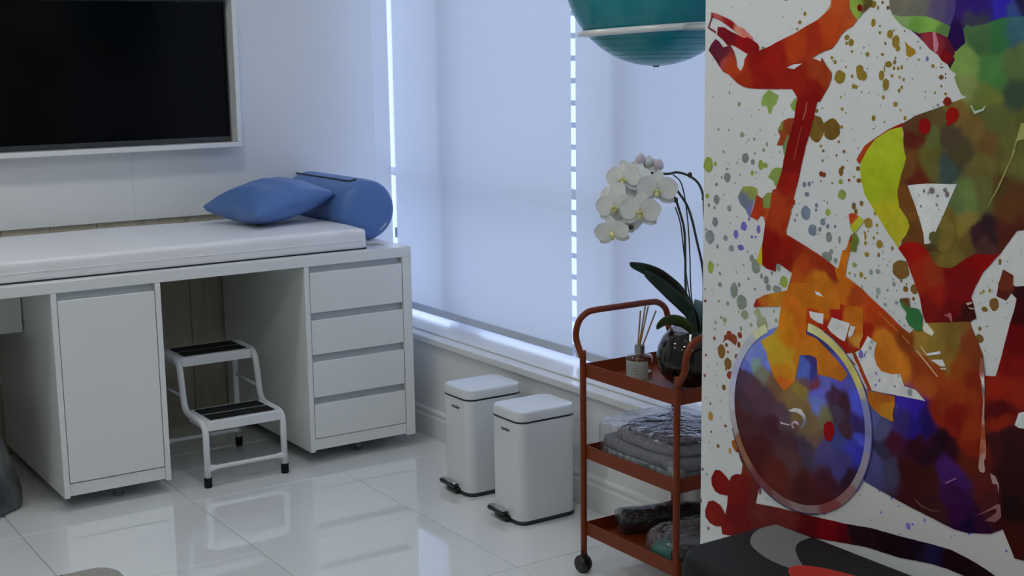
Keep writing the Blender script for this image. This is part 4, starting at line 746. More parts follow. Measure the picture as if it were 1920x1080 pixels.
 ('frame_gap',9,"4277,1881 4251,1930 4143,1919 4159,1862 4171,1831 4207,1840 4258,1863","4200,1886,0.9,0.9,0.9"),
 ('frame_gap',9,"4139,1910 4109,1908 4124,1871 4145,1852 4151,1867","4129,1891,0.9,0.9,0.9"),
 ('frame_gap',9,"4360,2037 4332,2034 4307,2018 4351,2021","4337,2030,0.9,0.9,0.9"),
 ('frame_gap',7,"4038,1879 3986,1854 3997,1819 3996,1792 3981,1754 3951,1733 3888,1731 3850,1742 3824,1691 3761,1687 3709,1649 4006,1636 4108,1792 4078,1808","3949,1686,0.9,0.9,0.9"),
 ('frame_gap',7,"4165,1774 4125,1786 4106,1751 4059,1706 4088,1721 4032,1643 4034,1632 4068,1673 4123,1735 4097,1733","4106,1745,0.791,0.791,0.9"),
 ('tube_line',8,"4130,1795 4112,1797 4005,1640 4022,1632","4070,1717,0.492,0.07,0.018"),
 ('orange_patch',9,"4028,1631 3947,1633 3872,1638 3870,1602 3881,1559 3874,1519 3943,1532 3995,1555 4023,1583","3979,1592,0.606,0.18,0.019 3902,1561,0.702,0.285,0.025 3904,1621,0.563,0.15,0.022"),
 ('foot_patch',8,"3735,1984 3719,1990 3677,1955 3686,1937 3725,1947 3738,1961","3710,1965,0.895,0.869,0.711"),
 ('foot_patch',8,"3713,1856 3641,1880 3638,1868 3705,1849","3675,1866,0.9,0.9,0.9"),
 ('foot_patch',8,"3689,1833 3627,1845 3611,1820 3634,1814 3653,1821","3642,1830,0.9,0.9,0.9"),
 ('foot_patch',8,"3641,1806 3609,1814 3607,1807 3633,1802","3626,1807,0.9,0.795,0.622"),
 ('tube_line',8,"3767,1860 3761,1863 3647,1770 3653,1766","3711,1811,0.9,0.567,0.346"),
 ('tube_line',8,"3747,1881 3741,1883 3705,1852 3710,1848","3713,1862,0.9,0.668,0.423"),
 ('tube_line',8,"3983,1997 3979,1998 3868,1928 3873,1925","3919,1965,0.765,0.265,0.062"),
 ('tube_line',8,"3847,1913 3843,1915 3803,1887 3808,1883","3826,1901,0.838,0.339,0.078"),
 ('green_spot',8,"3824,2019 3801,2043 3761,2041 3740,2012 3741,1951 3764,1944 3809,1963 3831,1992","3783,1999,0.056,0.246,0.076"),
 ('green_spot',8,"3868,2064 3859,2075 3815,2082 3809,2040 3822,2014 3853,2040","3837,2056,0.075,0.219,0.061 3818,2078,0.23,0.075,0.028"),
 ('leg_line',8,"3438,1886 3428,1888 3418,1834 3411,1755 3407,1643 3391,1521 3389,1471 3401,1468 3411,1542 3408,1466 3420,1463 3420,1577 3416,1704 3429,1788 3442,1829","3431,1844,0.473,0.16,0.116 3420,1790,0.9,0.9,0.9 3417,1734,0.249,0.218,0.218 3412,1667,0.702,0.401,0.285 3409,1580,0.452,0.102,0.042 3408,1485,0.669,0.23,0.147"),
 ('leg_line',8,"3421,1509 3393,1515 3398,1455 3391,1422 3396,1410 3417,1410 3424,1427","3403,1454,0.674,0.419,0.376 3405,1505,0.507,0.147,0.085"),
 ('shoe_line',8,"3432,1212 3383,1249 3320,1299 3310,1295 3303,1246 3331,1215 3381,1208 3357,1230 3325,1261 3330,1275","3382,1238,0.276,0.102,0.102 3316,1256,0.369,0.156,0.156"),
 ('shoe_line',8,"3367,1416 3342,1411 3322,1380 3321,1343 3330,1378 3352,1375","3340,1389,0.521,0.342,0.342"),
 ('shoe_line',8,"3589,1317 3535,1354 3526,1352 3582,1313","3561,1332,0.382,0.151,0.342"),
 ('shoe_line',8,"3746,1201 3741,1205 3699,1183 3643,1179 3612,1187 3612,1182 3652,1172 3708,1175","3689,1182,0.222,0.079,0.073"),
 ('thigh_line',6,"3303,2845 3010,2852 3318,2775 3336,2711 3341,2702 3342,2711","3319,2775,0.479,0.462,0.156"),
 ('thigh_line',6,"3325,2742 3320,2742 3360,2653 3393,2581 3435,2511 3438,2512 3400,2584","3366,2646,0.473,0.392,0.126"),
 ('thigh_line',6,"3545,2908 3538,2907 3522,2885 3484,2895 3477,2906 3472,2904 3480,2889 3522,2873","3519,2885,0.606,0.82,0.708"),
 ('right_gap',8,"2943,1823 3246,1697 3262,1644 3243,1636 2934,1680","3239,1680,0.854,0.894,0.9"),
 ('shin_line',8,"3521,2102 3496,2112 3490,2106 3513,2094","3499,2105,0.642,0.54,0.493"),
 ('shin_line',8,"3509,2088 3483,2087 3483,2081 3505,2082","3498,2087,0.644,0.542,0.495"),
 ('shin_line',8,"3607,2051 3591,2048 3584,2014 3594,2016 3603,2030 3625,2035 3626,2040 3607,2041","3599,2034,0.649,0.178,0.205"),
 ('base',4,"4871,1241 4891,1201 4911,1189 4902,1160 4879,1142 4855,1141 4848,1114 4827,1086 4836,1032 4876,1024 4911,1001 4920,976 4952,995 4992,1014 5031,1006 5059,958 5056,922 5029,892 4989,886 4931,895 4937,843 4948,789 4988,829 5041,839 5081,822 5104,768 5100,732 5066,709 5026,704 4980,715 4970,676 4806,706 4337,847 4018,900 3819,910 3650,936 3559,941 3470,937 3408,914 3202,982 3318,986 3370,1002 3457,1020 3545,1031 3636,1026 3824,1009 3981,999 4125,977 4340,953 4568,932 4730,909 4708,994 4666,1020 4459,1174 4558,1242","4880,1180,0.504,0.156,0.026 4868,1137,0.229,0.042,0.017 5004,954,0.282,0.012,0.012 5047,766,0.276,0.018,0.015 4875,961,0.236,0.015,0.012 4834,808,0.2,0.013,0.013 4687,877,0.187,0.028,0.024 4509,918,0.223,0.028,0.021 4361,926,0.167,0.008,0.011 4241,935,0.279,0.005,0.011 4155,943,0.148,0.005,0.011 4072,951,0.028,0.009,0.013 3822,969,0.018,0.006,0.013 3652,982,0.022,0.016,0.076 3681,997,0.016,0.006,0.016 3499,991,0.022,0.005,0.011 3368,972,0.025,0.009,0.011"),
 ('triangle_dot',6,"3681,2917 3670,2935 3659,2940 3644,2934 3635,2918 3650,2902 3669,2904","3658,2917,0.285,0.029,0.015"),
 ('red_spot',6,"3664,2857 3662,2875 3646,2897 3620,2897 3601,2883 3598,2862 3610,2841 3635,2829 3646,2821 3660,2824 3654,2839","3633,2864,0.407,0.011,0.008"),
 ('red_spot',6,"3799,2816 3794,2838 3776,2849 3753,2845 3740,2824 3741,2800 3761,2780 3780,2783 3795,2798","3770,2816,0.379,0.008,0.008"),
 ('red_spot',6,"4157,3314 4152,3326 4142,3329 4129,3322 4126,3308 4134,3297 4149,3300","4141,3313,0.285,0.01,0.01"),
]
DOTS="1,4469,3299,9,10,0.352,0.24,0.038 1,4499,3262,11,9,0.354,0.241,0.038 1,4515,3232,7,6,0.355,0.242,0.038 1,4213,3188,15,12,0.357,0.244,0.038 1,4188,3166,15,16,0.358,0.244,0.038 1,4214,3163,8,8,0.359,0.244,0.038 1,4248,3017,32,30,0.367,0.25,0.039 1,4130,3036,21,32,0.366,0.249,0.039 1,4177,3020,7,7,0.366,0.25,0.039 1,4166,2976,11,11,0.369,0.252,0.039 1,4151,2973,9,9,0.369,0.252,0.039 1,4299,3101,8,7,0.362,0.247,0.039 1,4279,3082,10,9,0.363,0.247,0.039 1,4214,3060,6,5,0.364,0.248,0.039 1,4181,3127,7,6,0.36,0.246,0.038 1,4229,2875,8,8,0.375,0.255,0.04 1,4238,2928,5,5,0.372,0.253,0.04 1,4207,2859,5,4,0.376,0.256,0.04 1,4244,2730,8,7,0.383,0.261,0.041 1,4351,2706,8,7,0.384,0.262,0.041 1,4229,2796,9,8,0.379,0.259,0.04 1,4591,3365,11,4,0.349,0.238,0.037 1,4290,2784,51,49,0.247,0.138,0.026 1,4383,2782,50,57,0.247,0.138,0.026 1,4892,2883,11,11,0.352,0.403,0.243 1,4804,2827,5,4,0.355,0.407,0.245 1,4868,2736,14,14,0.359,0.412,0.248 1,5037,2755,8,8,0.358,0.41,0.247 1,4962,2755,6,6,0.358,0.411,0.247 1,4998,2647,8,8,0.363,0.417,0.251 1,4783,2719,9,8,0.36,0.413,0.249 1,4822,2714,6,6,0.36,0.413,0.249 1,4718,2670,10,9,0.363,0.416,0.251 1,4697,2699,7,10,0.361,0.415,0.25 1,4744,2762,5,4,0.358,0.411,0.247 1,4347,2877,5,5,0.353,0.404,0.244 1,4961,2937,6,7,0.349,0.4,0.241 1,4957,2978,4,3,0.347,0.398,0.24 1,5081,2914,3,7,0.35,0.401,0.242 1,4753,2860,5,4,0.353,0.405,0.244 1,4547,3234,3,3,0.335,0.384,0.231 1,4606,3288,4,3,0.332,0.381,0.229 1,4778,2651,6,7,0.364,0.417,0.251 1,4656,2638,4,3,0.365,0.418,0.252 1,4610,2666,5,6,0.363,0.417,0.251 1,4735,3148,14,8,0.339,0.389,0.234 1,4336,2685,8,7,0.263,0.136,0.037 1,4212,2689,8,7,0.263,0.136,0.037 1,4255,2669,6,6,0.264,0.136,0.037 1,4344,2794,5,5,0.258,0.134,0.037 1,4380,2864,9,9,0.256,0.132,0.036 1,4065,3247,12,17,0.354,0.241,0.038 1,4027,3205,7,7,0.356,0.243,0.038 1,3971,3198,16,18,0.356,0.243,0.038 1,3939,3166,21,26,0.358,0.244,0.038 1,3927,3138,13,13,0.36,0.245,0.038 1,4093,3114,11,11,0.361,0.246,0.039 1,4133,3049,21,21,0.365,0.249,0.039 1,4115,3023,23,21,0.366,0.25,0.039 1,3975,3071,20,13,0.364,0.248,0.039 1,3941,3080,9,10,0.363,0.248,0.039 1,4011,3024,15,21,0.366,0.25,0.039 1,3944,3055,7,8,0.364,0.248,0.039 1,3920,3054,7,8,0.365,0.249,0.039 1,3902,3059,6,11,0.364,0.248,0.039 1,3953,3023,8,7,0.366,0.25,0.039 1,3912,3017,6,7,0.367,0.25,0.039 1,3890,3007,7,7,0.367,0.25,0.039 1,3986,2986,18,26,0.368,0.251,0.039 1,3899,2975,7,8,0.369,0.252,0.039 1,3912,2961,8,9,0.37,0.252,0.039 1,3997,2931,8,9,0.372,0.253,0.04 1,3929,2903,12,11,0.373,0.255,0.04 1,4047,2841,10,13,0.377,0.257,0.04 1,3900,2879,5,5,0.375,0.256,0.04 1,3875,2846,8,9,0.377,0.257,0.04 1,3740,3064,8,8,0.364,0.248,0.039 1,3724,2955,5,6,0.37,0.253,0.04 1,4069,3325,18,15,0.35,0.238,0.037 1,4042,3310,6,9,0.35,0.239,0.037 1,4028,3233,6,5,0.355,0.242,0.038 1,3996,3052,4,14,0.365,0.249,0.039 1,3950,3213,4,5,0.356,0.242,0.038 1,3938,3098,5,6,0.362,0.247,0.039 1,3814,3090,5,5,0.362,0.247,0.039 1,3893,3208,4,5,0.356,0.243,0.038 1,4009,3113,10,6,0.361,0.246,0.039 1,3695,3018,13,10,0.25,0.129,0.035 1,3693,2982,5,6,0.251,0.13,0.036 1,3670,2951,6,6,0.253,0.131,0.036 1,3674,3031,4,4,0.249,0.129,0.035 1,4018,3331,7,7,0.238,0.123,0.034 1,3987,3308,9,9,0.239,0.124,0.034 1,3995,3159,6,7,0.244,0.126,0.035 1,3673,3015,4,4,0.25,0.129,0.035 1,3695,3058,10,3,0.248,0.128,0.035 1,3770,3093,7,10,0.204,0.184,0.633 1,3809,3138,5,6,0.281,0.306,0.332 1,3821,3163,4,5,0.279,0.304,0.331 1,4114,3144,4,5,0.28,0.306,0.332 1,4083,3155,3,3,0.28,0.305,0.331 1,4128,3120,3,3,0.281,0.307,0.333 1,4091,3053,4,4,0.284,0.31,0.337 1,3772,2959,4,4,0.289,0.315,0.342 1,3706,2904,7,7,0.291,0.317,0.345 1,3986,2825,5,4,0.295,0.321,0.349 1,4044,2795,4,4,0.296,0.323,0.35 1,4077,2950,4,4,0.289,0.315,0.342 1,4119,2951,4,5,0.289,0.315,0.342 1,3772,2935,3,3,0.29,0.316,0.343 1,4011,2896,3,3,0.291,0.318,0.345 1,3825,3067,2,2,0.284,0.309,0.336 1,4037,3102,3,3,0.282,0.307,0.334 1,3874,3091,3,3,0.283,0.308,0.335 1,3723,3056,3,3,0.284,0.31,0.336 1,4130,2707,3,6,0.3,0.327,0.355 1,4155,2739,3,3,0.299,0.325,0.353 1,3728,2895,3,3,0.292,0.318,0.345 1,3829,2858,3,3,0.293,0.32,0.347 1,5109,2577,35,38,0.367,0.47,0.099 1,5059,2584,12,12,0.366,0.47,0.099 1,5114,2419,14,13,0.375,0.481,0.101 1,4793,2555,12,13,0.369,0.473,0.1 1,4298,2408,15,16,0.379,0.487,0.103 1,4216,2494,24,22,0.375,0.481,0.101 1,4226,2553,12,12,0.371,0.476,0.1 1,4566,2053,26,28,0.4,0.513,0.108 1,5084,2061,21,33,0.395,0.507,0.107 1,4089,2148,11,11,0.398,0.51,0.108 1,4132,2187,11,12,0.395,0.506,0.107 1,4735,2598,17,23,0.367,0.47,0.099 1,4704,2598,14,13,0.367,0.47,0.099 1,4158,2146,8,6,0.397,0.509,0.107 1,4844,2625,24,24,0.296,0.343,0.296 1,4791,2609,14,14,0.296,0.344,0.296 1,4969,2522,24,24,0.3,0.348,0.3 1,5045,2406,21,24,0.305,0.354,0.305 1,5102,2373,10,10,0.306,0.355,0.306 1,4953,2370,14,14,0.306,0.356,0.306 1,5060,2365,8,9,0.306,0.356,0.306 1,5009,2519,7,8,0.3,0.348,0.3 1,5047,2482,10,10,0.301,0.35,0.301 1,4787,2140,16,18,0.318,0.369,0.318 1,4758,2103,31,33,0.32,0.372,0.32 1,5014,2036,9,9,0.322,0.374,0.322 1,5013,1979,14,13,0.325,0.377,0.325 1,4909,1966,27,38,0.326,0.378,0.326 1,4873,1997,11,12,0.325,0.377,0.325 1,4853,1914,37,38,0.329,0.382,0.329 1,4954,1892,11,11,0.329,0.382,0.329 1,4718,2060,10,14,0.322,0.374,0.322 1,4685,2047,17,20,0.323,0.375,0.323 1,4669,2011,18,17,0.325,0.378,0.325 1,4611,2010,29,18,0.326,0.378,0.326 1,4761,1991,8,7,0.326,0.378,0.326 1,4808,2035,8,7,0.323,0.375,0.323 1,4288,2295,18,24,0.313,0.364,0.313 1,4224,2290,8,17,0.314,0.364,0.314 1,4297,2204,32,26,0.318,0.369,0.318 1,4271,2232,12,12,0.316,0.367,0.316 1,4244,2193,12,13,0.319,0.37,0.319 1,4602,2115,12,18,0.32,0.372,0.32 1,4998,2647,7,8,0.294,0.342,0.294 1,4973,2564,7,7,0.298,0.346,0.298 1,4899,2599,5,7,0.297,0.344,0.297 1,4718,2667,9,6,0.294,0.341,0.294 1,4877,2541,6,6,0.299,0.347,0.299 1,4913,2498,5,5,0.301,0.349,0.301 1,4767,2560,5,6,0.299,0.347,0.299 1,5020,1893,8,6,0.329,0.382,0.329 1,4895,2058,4,6,0.321,0.373,0.321 1,4844,2100,6,5,0.32,0.371,0.32 1,5071,1945,4,4,0.326,0.378,0.326 1,4957,2591,4,3,0.297,0.345,0.297 1,5031,2079,6,6,0.32,0.371,0.32 1,5124,1942,6,6,0.326,0.378,0.326 1,4648,2084,9,10,0.322,0.373,0.322 1,4345,2547,5,5,0.301,0.349,0.301 1,4276,2543,8,5,0.301,0.349,0.301 1,4303,2452,5,6,0.305,0.354,0.305 1,4322,2460,4,4,0.305,0.354,0.305 1,5054,2293,21,24,0.316,0.345,0.374 1,5092,2214,33,36,0.32,0.349,0.379 1,4977,2220,16,15,0.32,0.349,0.379 1,4933,2173,19,16,0.323,0.352,0.382 1,5034,2171,9,12,0.322,0.351,0.381 1,5120,2249,9,6,0.318,0.347,0.377 1,4894,2334,5,4,0.315,0.343,0.373 1,4939,2387,4,4,0.313,0.341,0.37 1,4958,2278,4,3,0.318,0.346,0.376 1,4902,2247,17,22,0.23,0.208,0.716 1,4847,2291,21,21,0.229,0.207,0.712 1,4744,2286,13,19,0.23,0.207,0.713 1,4789,2245,9,8,0.231,0.208,0.717 1,4762,2247,7,6,0.231,0.208,0.717 1,4866,2184,22,14,0.233,0.21,0.723 1,4810,2330,7,10,0.228,0.206,0.708 1,4817,2169,5,5,0.233,0.211,0.725 1,4448,2524,11,13,0.257,0.322,0.427 1,4418,2529,11,12,0.257,0.321,0.426 1,4431,2480,15,11,0.259,0.324,0.43 1,4435,2393,30,34,0.262,0.328,0.435 1,4369,2434,10,11,0.261,0.326,0.433 1,4390,2318,26,27,0.266,0.332,0.441 1,4345,2326,10,11,0.265,0.332,0.441 1,4328,2361,16,16,0.264,0.33,0.438 1,4297,2344,10,11,0.265,0.331,0.44 1,4252,2348,8,8,0.265,0.331,0.44 1,4502,2352,7,8,0.264,0.33,0.438 1,4491,2379,6,7,0.263,0.329,0.436 1,4371,2412,8,8,0.262,0.328,0.435 1,4397,2538,5,6,0.256,0.321,0.426 1,4355,2303,4,5,0.266,0.333,0.442 1,4436,2419,13,9,0.261,0.327,0.434 1,4474,2433,4,3,0.26,0.326,0.433 1,4527,2381,4,7,0.262,0.328,0.436 1,4486,2291,4,3,0.266,0.333,0.442 1,4314,2378,4,4,0.263,0.33,0.437 1,4346,2580,12,13,0.299,0.069,0.03 1,4328,2577,13,12,0.299,0.069,0.03 1,4177,2563,7,7,0.3,0.069,0.03 1,4336,2685,8,7,0.294,0.067,0.03 1,4212,2688,7,7,0.294,0.067,0.03 1,4255,2669,5,5,0.295,0.068,0.03 1,4226,2598,13,20,0.267,0.138,0.038 1,4216,2617,10,9,0.266,0.137,0.038 1,4149,2580,5,6,0.268,0.138,0.038 1,4101,2466,10,11,0.273,0.141,0.039 1,4145,2450,12,15,0.273,0.141,0.039 1,4131,2426,8,13,0.274,0.142,0.039 1,4121,2565,13,10,0.268,0.139,0.038 1,4127,2617,12,11,0.266,0.138,0.038 1,4339,2641,6,6,0.265,0.137,0.037 1,4310,2660,3,3,0.264,0.136,0.037 1,4190,2650,3,3,0.265,0.137,0.037 1,4058,2382,24,23,0.406,0.277,0.043 1,3991,2295,18,19,0.412,0.281,0.044 1,4100,2465,11,12,0.4,0.273,0.043 1,4144,2452,11,14,0.401,0.273,0.043 1,4132,2426,11,13,0.403,0.274,0.043 1,4127,2617,11,11,0.39,0.266,0.042 1,4119,2565,14,10,0.394,0.268,0.042 1,4071,2291,8,10,0.412,0.281,0.044 1,4024,2320,7,7,0.41,0.28,0.044 1,4009,2377,7,8,0.407,0.277,0.043 1,4090,2148,11,13,0.422,0.288,0.045 1,4067,2135,7,5,0.423,0.289,0.045 1,4073,2323,6,18,0.41,0.279,0.044 1,4061,2242,14,11,0.416,0.283,0.044 1,3443,2162,6,7,0.427,0.291,0.046 1,3413,2169,7,8,0.427,0.291,0.046 1,3455,2152,6,5,0.428,0.292,0.046 1,4058,2347,4,5,0.408,0.278,0.044 1,4006,2343,5,6,0.409,0.279,0.044 1,4149,2580,6,6,0.393,0.268,0.042 1,4022,2429,7,10,0.403,0.275,0.043 1,4079,2339,5,6,0.409,0.279,0.044 1,3868,2196,48,40,0.287,0.148,0.041 1,3864,2151,6,9,0.289,0.149,0.041 1,3793,2123,20,21,0.291,0.15,0.041 1,3795,2081,8,9,0.293,0.152,0.041 1,3390,2120,22,22,0.294,0.152,0.042 1,3994,2247,7,11,0.283,0.147,0.04 1,3919,2285,6,10,0.282,0.146,0.04 1,3372,2292,7,13,0.285,0.147,0.04 1,3839,2117,14,13,0.291,0.15,0.041 1,3835,2139,5,5,0.29,0.15,0.041 1,4034,2167,11,13,0.358,0.455,0.421 1,3995,2174,14,11,0.358,0.455,0.421 1,3904,2130,10,11,0.361,0.459,0.425 1,3887,2104,5,4,0.363,0.462,0.427 1,3991,2088,13,16,0.363,0.462,0.427 1,3996,2061,7,9,0.365,0.464,0.429 1,3937,2099,6,6,0.363,0.461,0.427 1,3886,2052,6,7,0.366,0.466,0.431 1,3947,2035,6,6,0.367,0.467,0.432 1,3909,2150,5,5,0.36,0.458,0.424 1,3990,2200,4,4,0.356,0.453,0.419 1,4024,2070,3,3,0.364,0.463,0.428 1,4083,2089,5,12,0.362,0.461,0.426 1,3787,2062,4,4,0.367,0.466,0.432 1,3944,2209,4,4,0.356,0.453,0.419 1,3336,2297,4,5,0.355,0.451,0.418 1,3401,2212,3,4,0.36,0.458,0.424 1,3425,2181,2,3,0.362,0.46,0.426 1,3326,2129,2,3,0.367,0.466,0.432 1,3459,2108,3,4,0.367,0.466,0.432 1,3277,2346,2,6,0.352,0.448,0.414 1,4130,2187,15,9,0.356,0.453,0.419 1,4126,2140,7,9,0.359,0.456,0.422 6,3719,2551,15,13,0.283,0.223,0.223 6,3759,2546,6,7,0.283,0.223,0.223 6,3652,2558,10,8,0.283,0.223,0.223 6,3640,2542,11,12,0.284,0.224,0.224 6,3688,2531,6,6,0.284,0.224,0.224 6,3691,2494,5,6,0.286,0.225,0.225 6,3772,2481,5,6,0.286,0.226,0.226 6,3736,2538,4,5,0.284,0.224,0.224 6,3785,2527,3,3,0.284,0.224,0.224 6,3678,2475,3,3,0.287,0.226,0.226 6,3776,2434,3,3,0.289,0.227,0.227 6,3647,2568,3,3,0.282,0.223,0.223 1,4830,1852,26,23,0.41,0.471,0.283 1,4974,1804,14,15,0.412,0.472,0.284 1,5000,1813,10,9,0.411,0.471,0.284 1,5042,1779,9,10,0.413,0.473,0.285 1,5047,1745,8,7,0.415,0.476,0.287 1,4855,1778,10,13,0.415,0.476,0.286 1,4784,1809,9,10,0.413,0.474,0.286 1,4628,1901,7,8,0.409,0.469,0.283 1,4613,1858,10,11,0.412,0.473,0.285 1,4954,1892,12,12,0.407,0.466,0.281 1,5020,1893,9,8,0.406,0.466,0.28 1,4873,1860,5,6,0.409,0.469,0.283 1,5140,1695,6,9,0.417,0.478,0.288 1,4974,1780,5,5,0.413,0.474,0.286 1,5109,1376,3,8,0.439,0.503,0.303 1,5000,1383,4,9,0.44,0.504,0.304 1,5027,1570,5,6,0.427,0.489,0.295 1,5026,1457,5,5,0.434,0.498,0.3 1,4998,1294,4,6,0.446,0.512,0.308 1,5139,1417,3,3,0.435,0.499,0.301 1,5078,1143,5,5,0.456,0.523,0.315 1,5059,1114,4,4,0.458,0.526,0.317 1,5030,1528,3,2,0.429,0.492,0.297 1,4940,1732,21,22,0.338,0.077,0.034 1,4907,1720,25,24,0.339,0.078,0.034 1,4967,1717,11,12,0.338,0.078,0.034 1,4863,1744,17,16,0.338,0.077,0.034 1,4869,1695,12,16,0.34,0.078,0.035 1,4959,1678,11,10,0.34,0.078,0.035 1,4947,1644,7,8,0.342,0.078,0.035 1,4885,1632,13,13,0.344,0.079,0.035 1,4931,1527,21,21,0.349,0.08,0.035 1,5120,1489,9,8,0.349,0.08,0.035 1,5050,1697,9,10,0.339,0.078,0.034 1,5112,1599,7,7,0.343,0.079,0.035 1,5122,1880,9,8,0.329,0.075,0.033 1,4995,1639,28,36,0.306,0.158,0.043 1,4946,1585,27,30,0.309,0.16,0.044 1,4974,1456,14,15,0.315,0.163,0.044 1,5064,1202,7,7,0.327,0.169,0.046 1,5012,1138,11,11,0.331,0.171,0.047 1,5074,1350,7,7,0.319,0.165,0.045 1,4958,1257,10,8,0.325,0.168,0.046 1,4917,1542,9,13,0.311,0.161,0.044 1,4959,1557,8,12,0.31,0.16,0.044 1,5071,1284,19,24,0.647,0.338,0.053 1,4923,1135,8,17,0.667,0.348,0.055 8,3947,2035,7,7,0.367,0.467,0.467 8,3886,2052,6,8,0.366,0.466,0.466 8,3862,1975,5,6,0.372,0.473,0.473 8,4013,1856,7,7,0.378,0.481,0.481 8,4020,1828,7,8,0.38,0.483,0.483 8,4043,1804,5,6,0.381,0.485,0.485 8,3876,1681,7,7,0.392,0.498,0.498 8,3792,1670,11,16,0.394,0.501,0.501 8,3856,1732,5,7,0.389,0.494,0.494 8,3896,2004,3,4,0.369,0.47,0.47 8,3833,1959,5,5,0.373,0.474,0.474 8,3326,2130,3,4,0.367,0.466,0.466 8,3323,2072,3,3,0.371,0.472,0.472 8,3408,2025,3,3,0.373,0.475,0.475 8,3364,1893,3,3,0.384,0.488,0.488 8,4073,1790,13,19,0.253,0.228,0.786 8,3982,1719,6,6,0.257,0.232,0.798 8,3962,1690,5,6,0.258,0.233,0.803 8,3982,1666,5,6,0.259,0.234,0.806 8,4051,1789,4,9,0.253,0.228,0.786 1,3390,2116,22,25,0.294,0.152,0.042 1,3433,2090,15,11,0.296,0.153,0.042 1,3452,2006,8,9,0.3,0.155,0.042 1,3452,1965,20,18,0.302,0.156,0.043 1,5128,985,8,9,0.265,0.105,0.149 1,5139,811,8,13,0.273,0.109,0.154 1,5078,676,8,11,0.28,0.111,0.158 1,4701,982,10,19,0.27,0.108,0.152 1,4270,988,8,10,0.29,0.262,0.9 1,4354,960,5,6,0.291,0.262,0.9 1,3947,1188,6,9,0.284,0.257,0.884 1,3876,1172,6,11,0.286,0.258,0.89 1,3834,1145,5,5,0.288,0.26,0.897 1,3933,1087,5,6,0.29,0.262,0.9 1,3691,1120,6,10,0.292,0.264,0.9 1,3778,1069,13,15,0.294,0.265,0.9 1,3755,1083,6,6,0.293,0.265,0.9 1,3458,1129,8,7,0.296,0.267,0.9 1,3275,1109,6,6,0.301,0.272,0.9 1,5097,967,8,8,0.388,0.423,0.46 1,4058,1133,5,4,0.396,0.431,0.469 1,4090,1070,4,3,0.4,0.436,0.474 1,3988,1034,3,5,0.405,0.442,0.48 1,3965,1042,3,4,0.405,0.441,0.48 1,3546,1088,3,6,0.412,0.449,0.487 1,3531,1098,3,4,0.411,0.448,0.487 1,3481,1111,3,3,0.411,0.448,0.487 1,4650,954,5,4,0.397,0.433,0.47 1,4599,963,4,3,0.398,0.433,0.471 1,5025,1039,4,3,0.385,0.419,0.456 1,4950,1026,3,3,0.387,0.422,0.458 1,3824,1017,4,6,0.411,0.447,0.486"
XM = 2.2788
PAINT = bpy.data.materials.new('printed paint'); PAINT.use_nodes = True
nt = PAINT.node_tree; pb = nt.nodes['Principled BSDF']; at_ = nt.nodes.new('ShaderNodeAttribute'); at_.attribute_name = 'Col'
hs = nt.nodes.new('ShaderNodeHueSaturation'); nz = nt.nodes.new('ShaderNodeTexNoise'); nz.inputs['Scale'].default_value = 22; nz.inputs['Detail'].default_value = 5
tcn = nt.nodes.new('ShaderNodeTexCoord'); nt.links.new(tcn.outputs['Object'], nz.inputs['Vector'])
mr = nt.nodes.new('ShaderNodeMapRange'); mr.inputs['From Min'].default_value = .3; mr.inputs['From Max'].default_value = .7; mr.inputs['To Min'].default_value = .86; mr.inputs['To Max'].default_value = 1.14
nt.links.new(nz.outputs['Fac'], mr.inputs['Value']); nt.links.new(mr.outputs[0], hs.inputs['Value'])
nt.links.new(at_.outputs['Color'], hs.inputs['Color']); nt.links.new(hs.outputs[0], pb.inputs['Base Color']); pb.inputs['Roughness'].default_value = .55; pb.inputs['Specular IOR Level'].default_value = .05
mu = thing('wall_mural', 'paint-splatter mural of cyclist legs on a stationary bike covering the pillar', 'mural', (XM, 1.6, 0))
obj('white_sheet', box(XM, 2.2800, .602, 2.571, .004, ZC-.004), mat('white vinyl print', (.82, .83, .83), .45, var=.01, spec=.2), mu)
def field(C):
    cs = [(q[0]/2000, q[1]/2000, q[2:5]) for q in C]
    def f(y, z):
        if len(cs) == 1: c = cs[0][2]; return c
        w = noise.noise_vector(Vector((y*14, z*14, 1.7)))*.022+noise.noise_vector(Vector((y*45, z*45, 4.1)))*.008
        yy, zz = y+w.x, z+w.y; s = [0, 0, 0]; tot = 0
        for a, b, c in cs:
            k = 1/((a-yy)**2+(b-zz)**2+1e-5)**3.6; tot += k
            for i in range(3): s[i] += k*c[i]
        return [v/tot for v in s]
    return f
parts = []
def part(name): parts.append((name, [], [], [])); return parts[-1][1:]
rank = {}
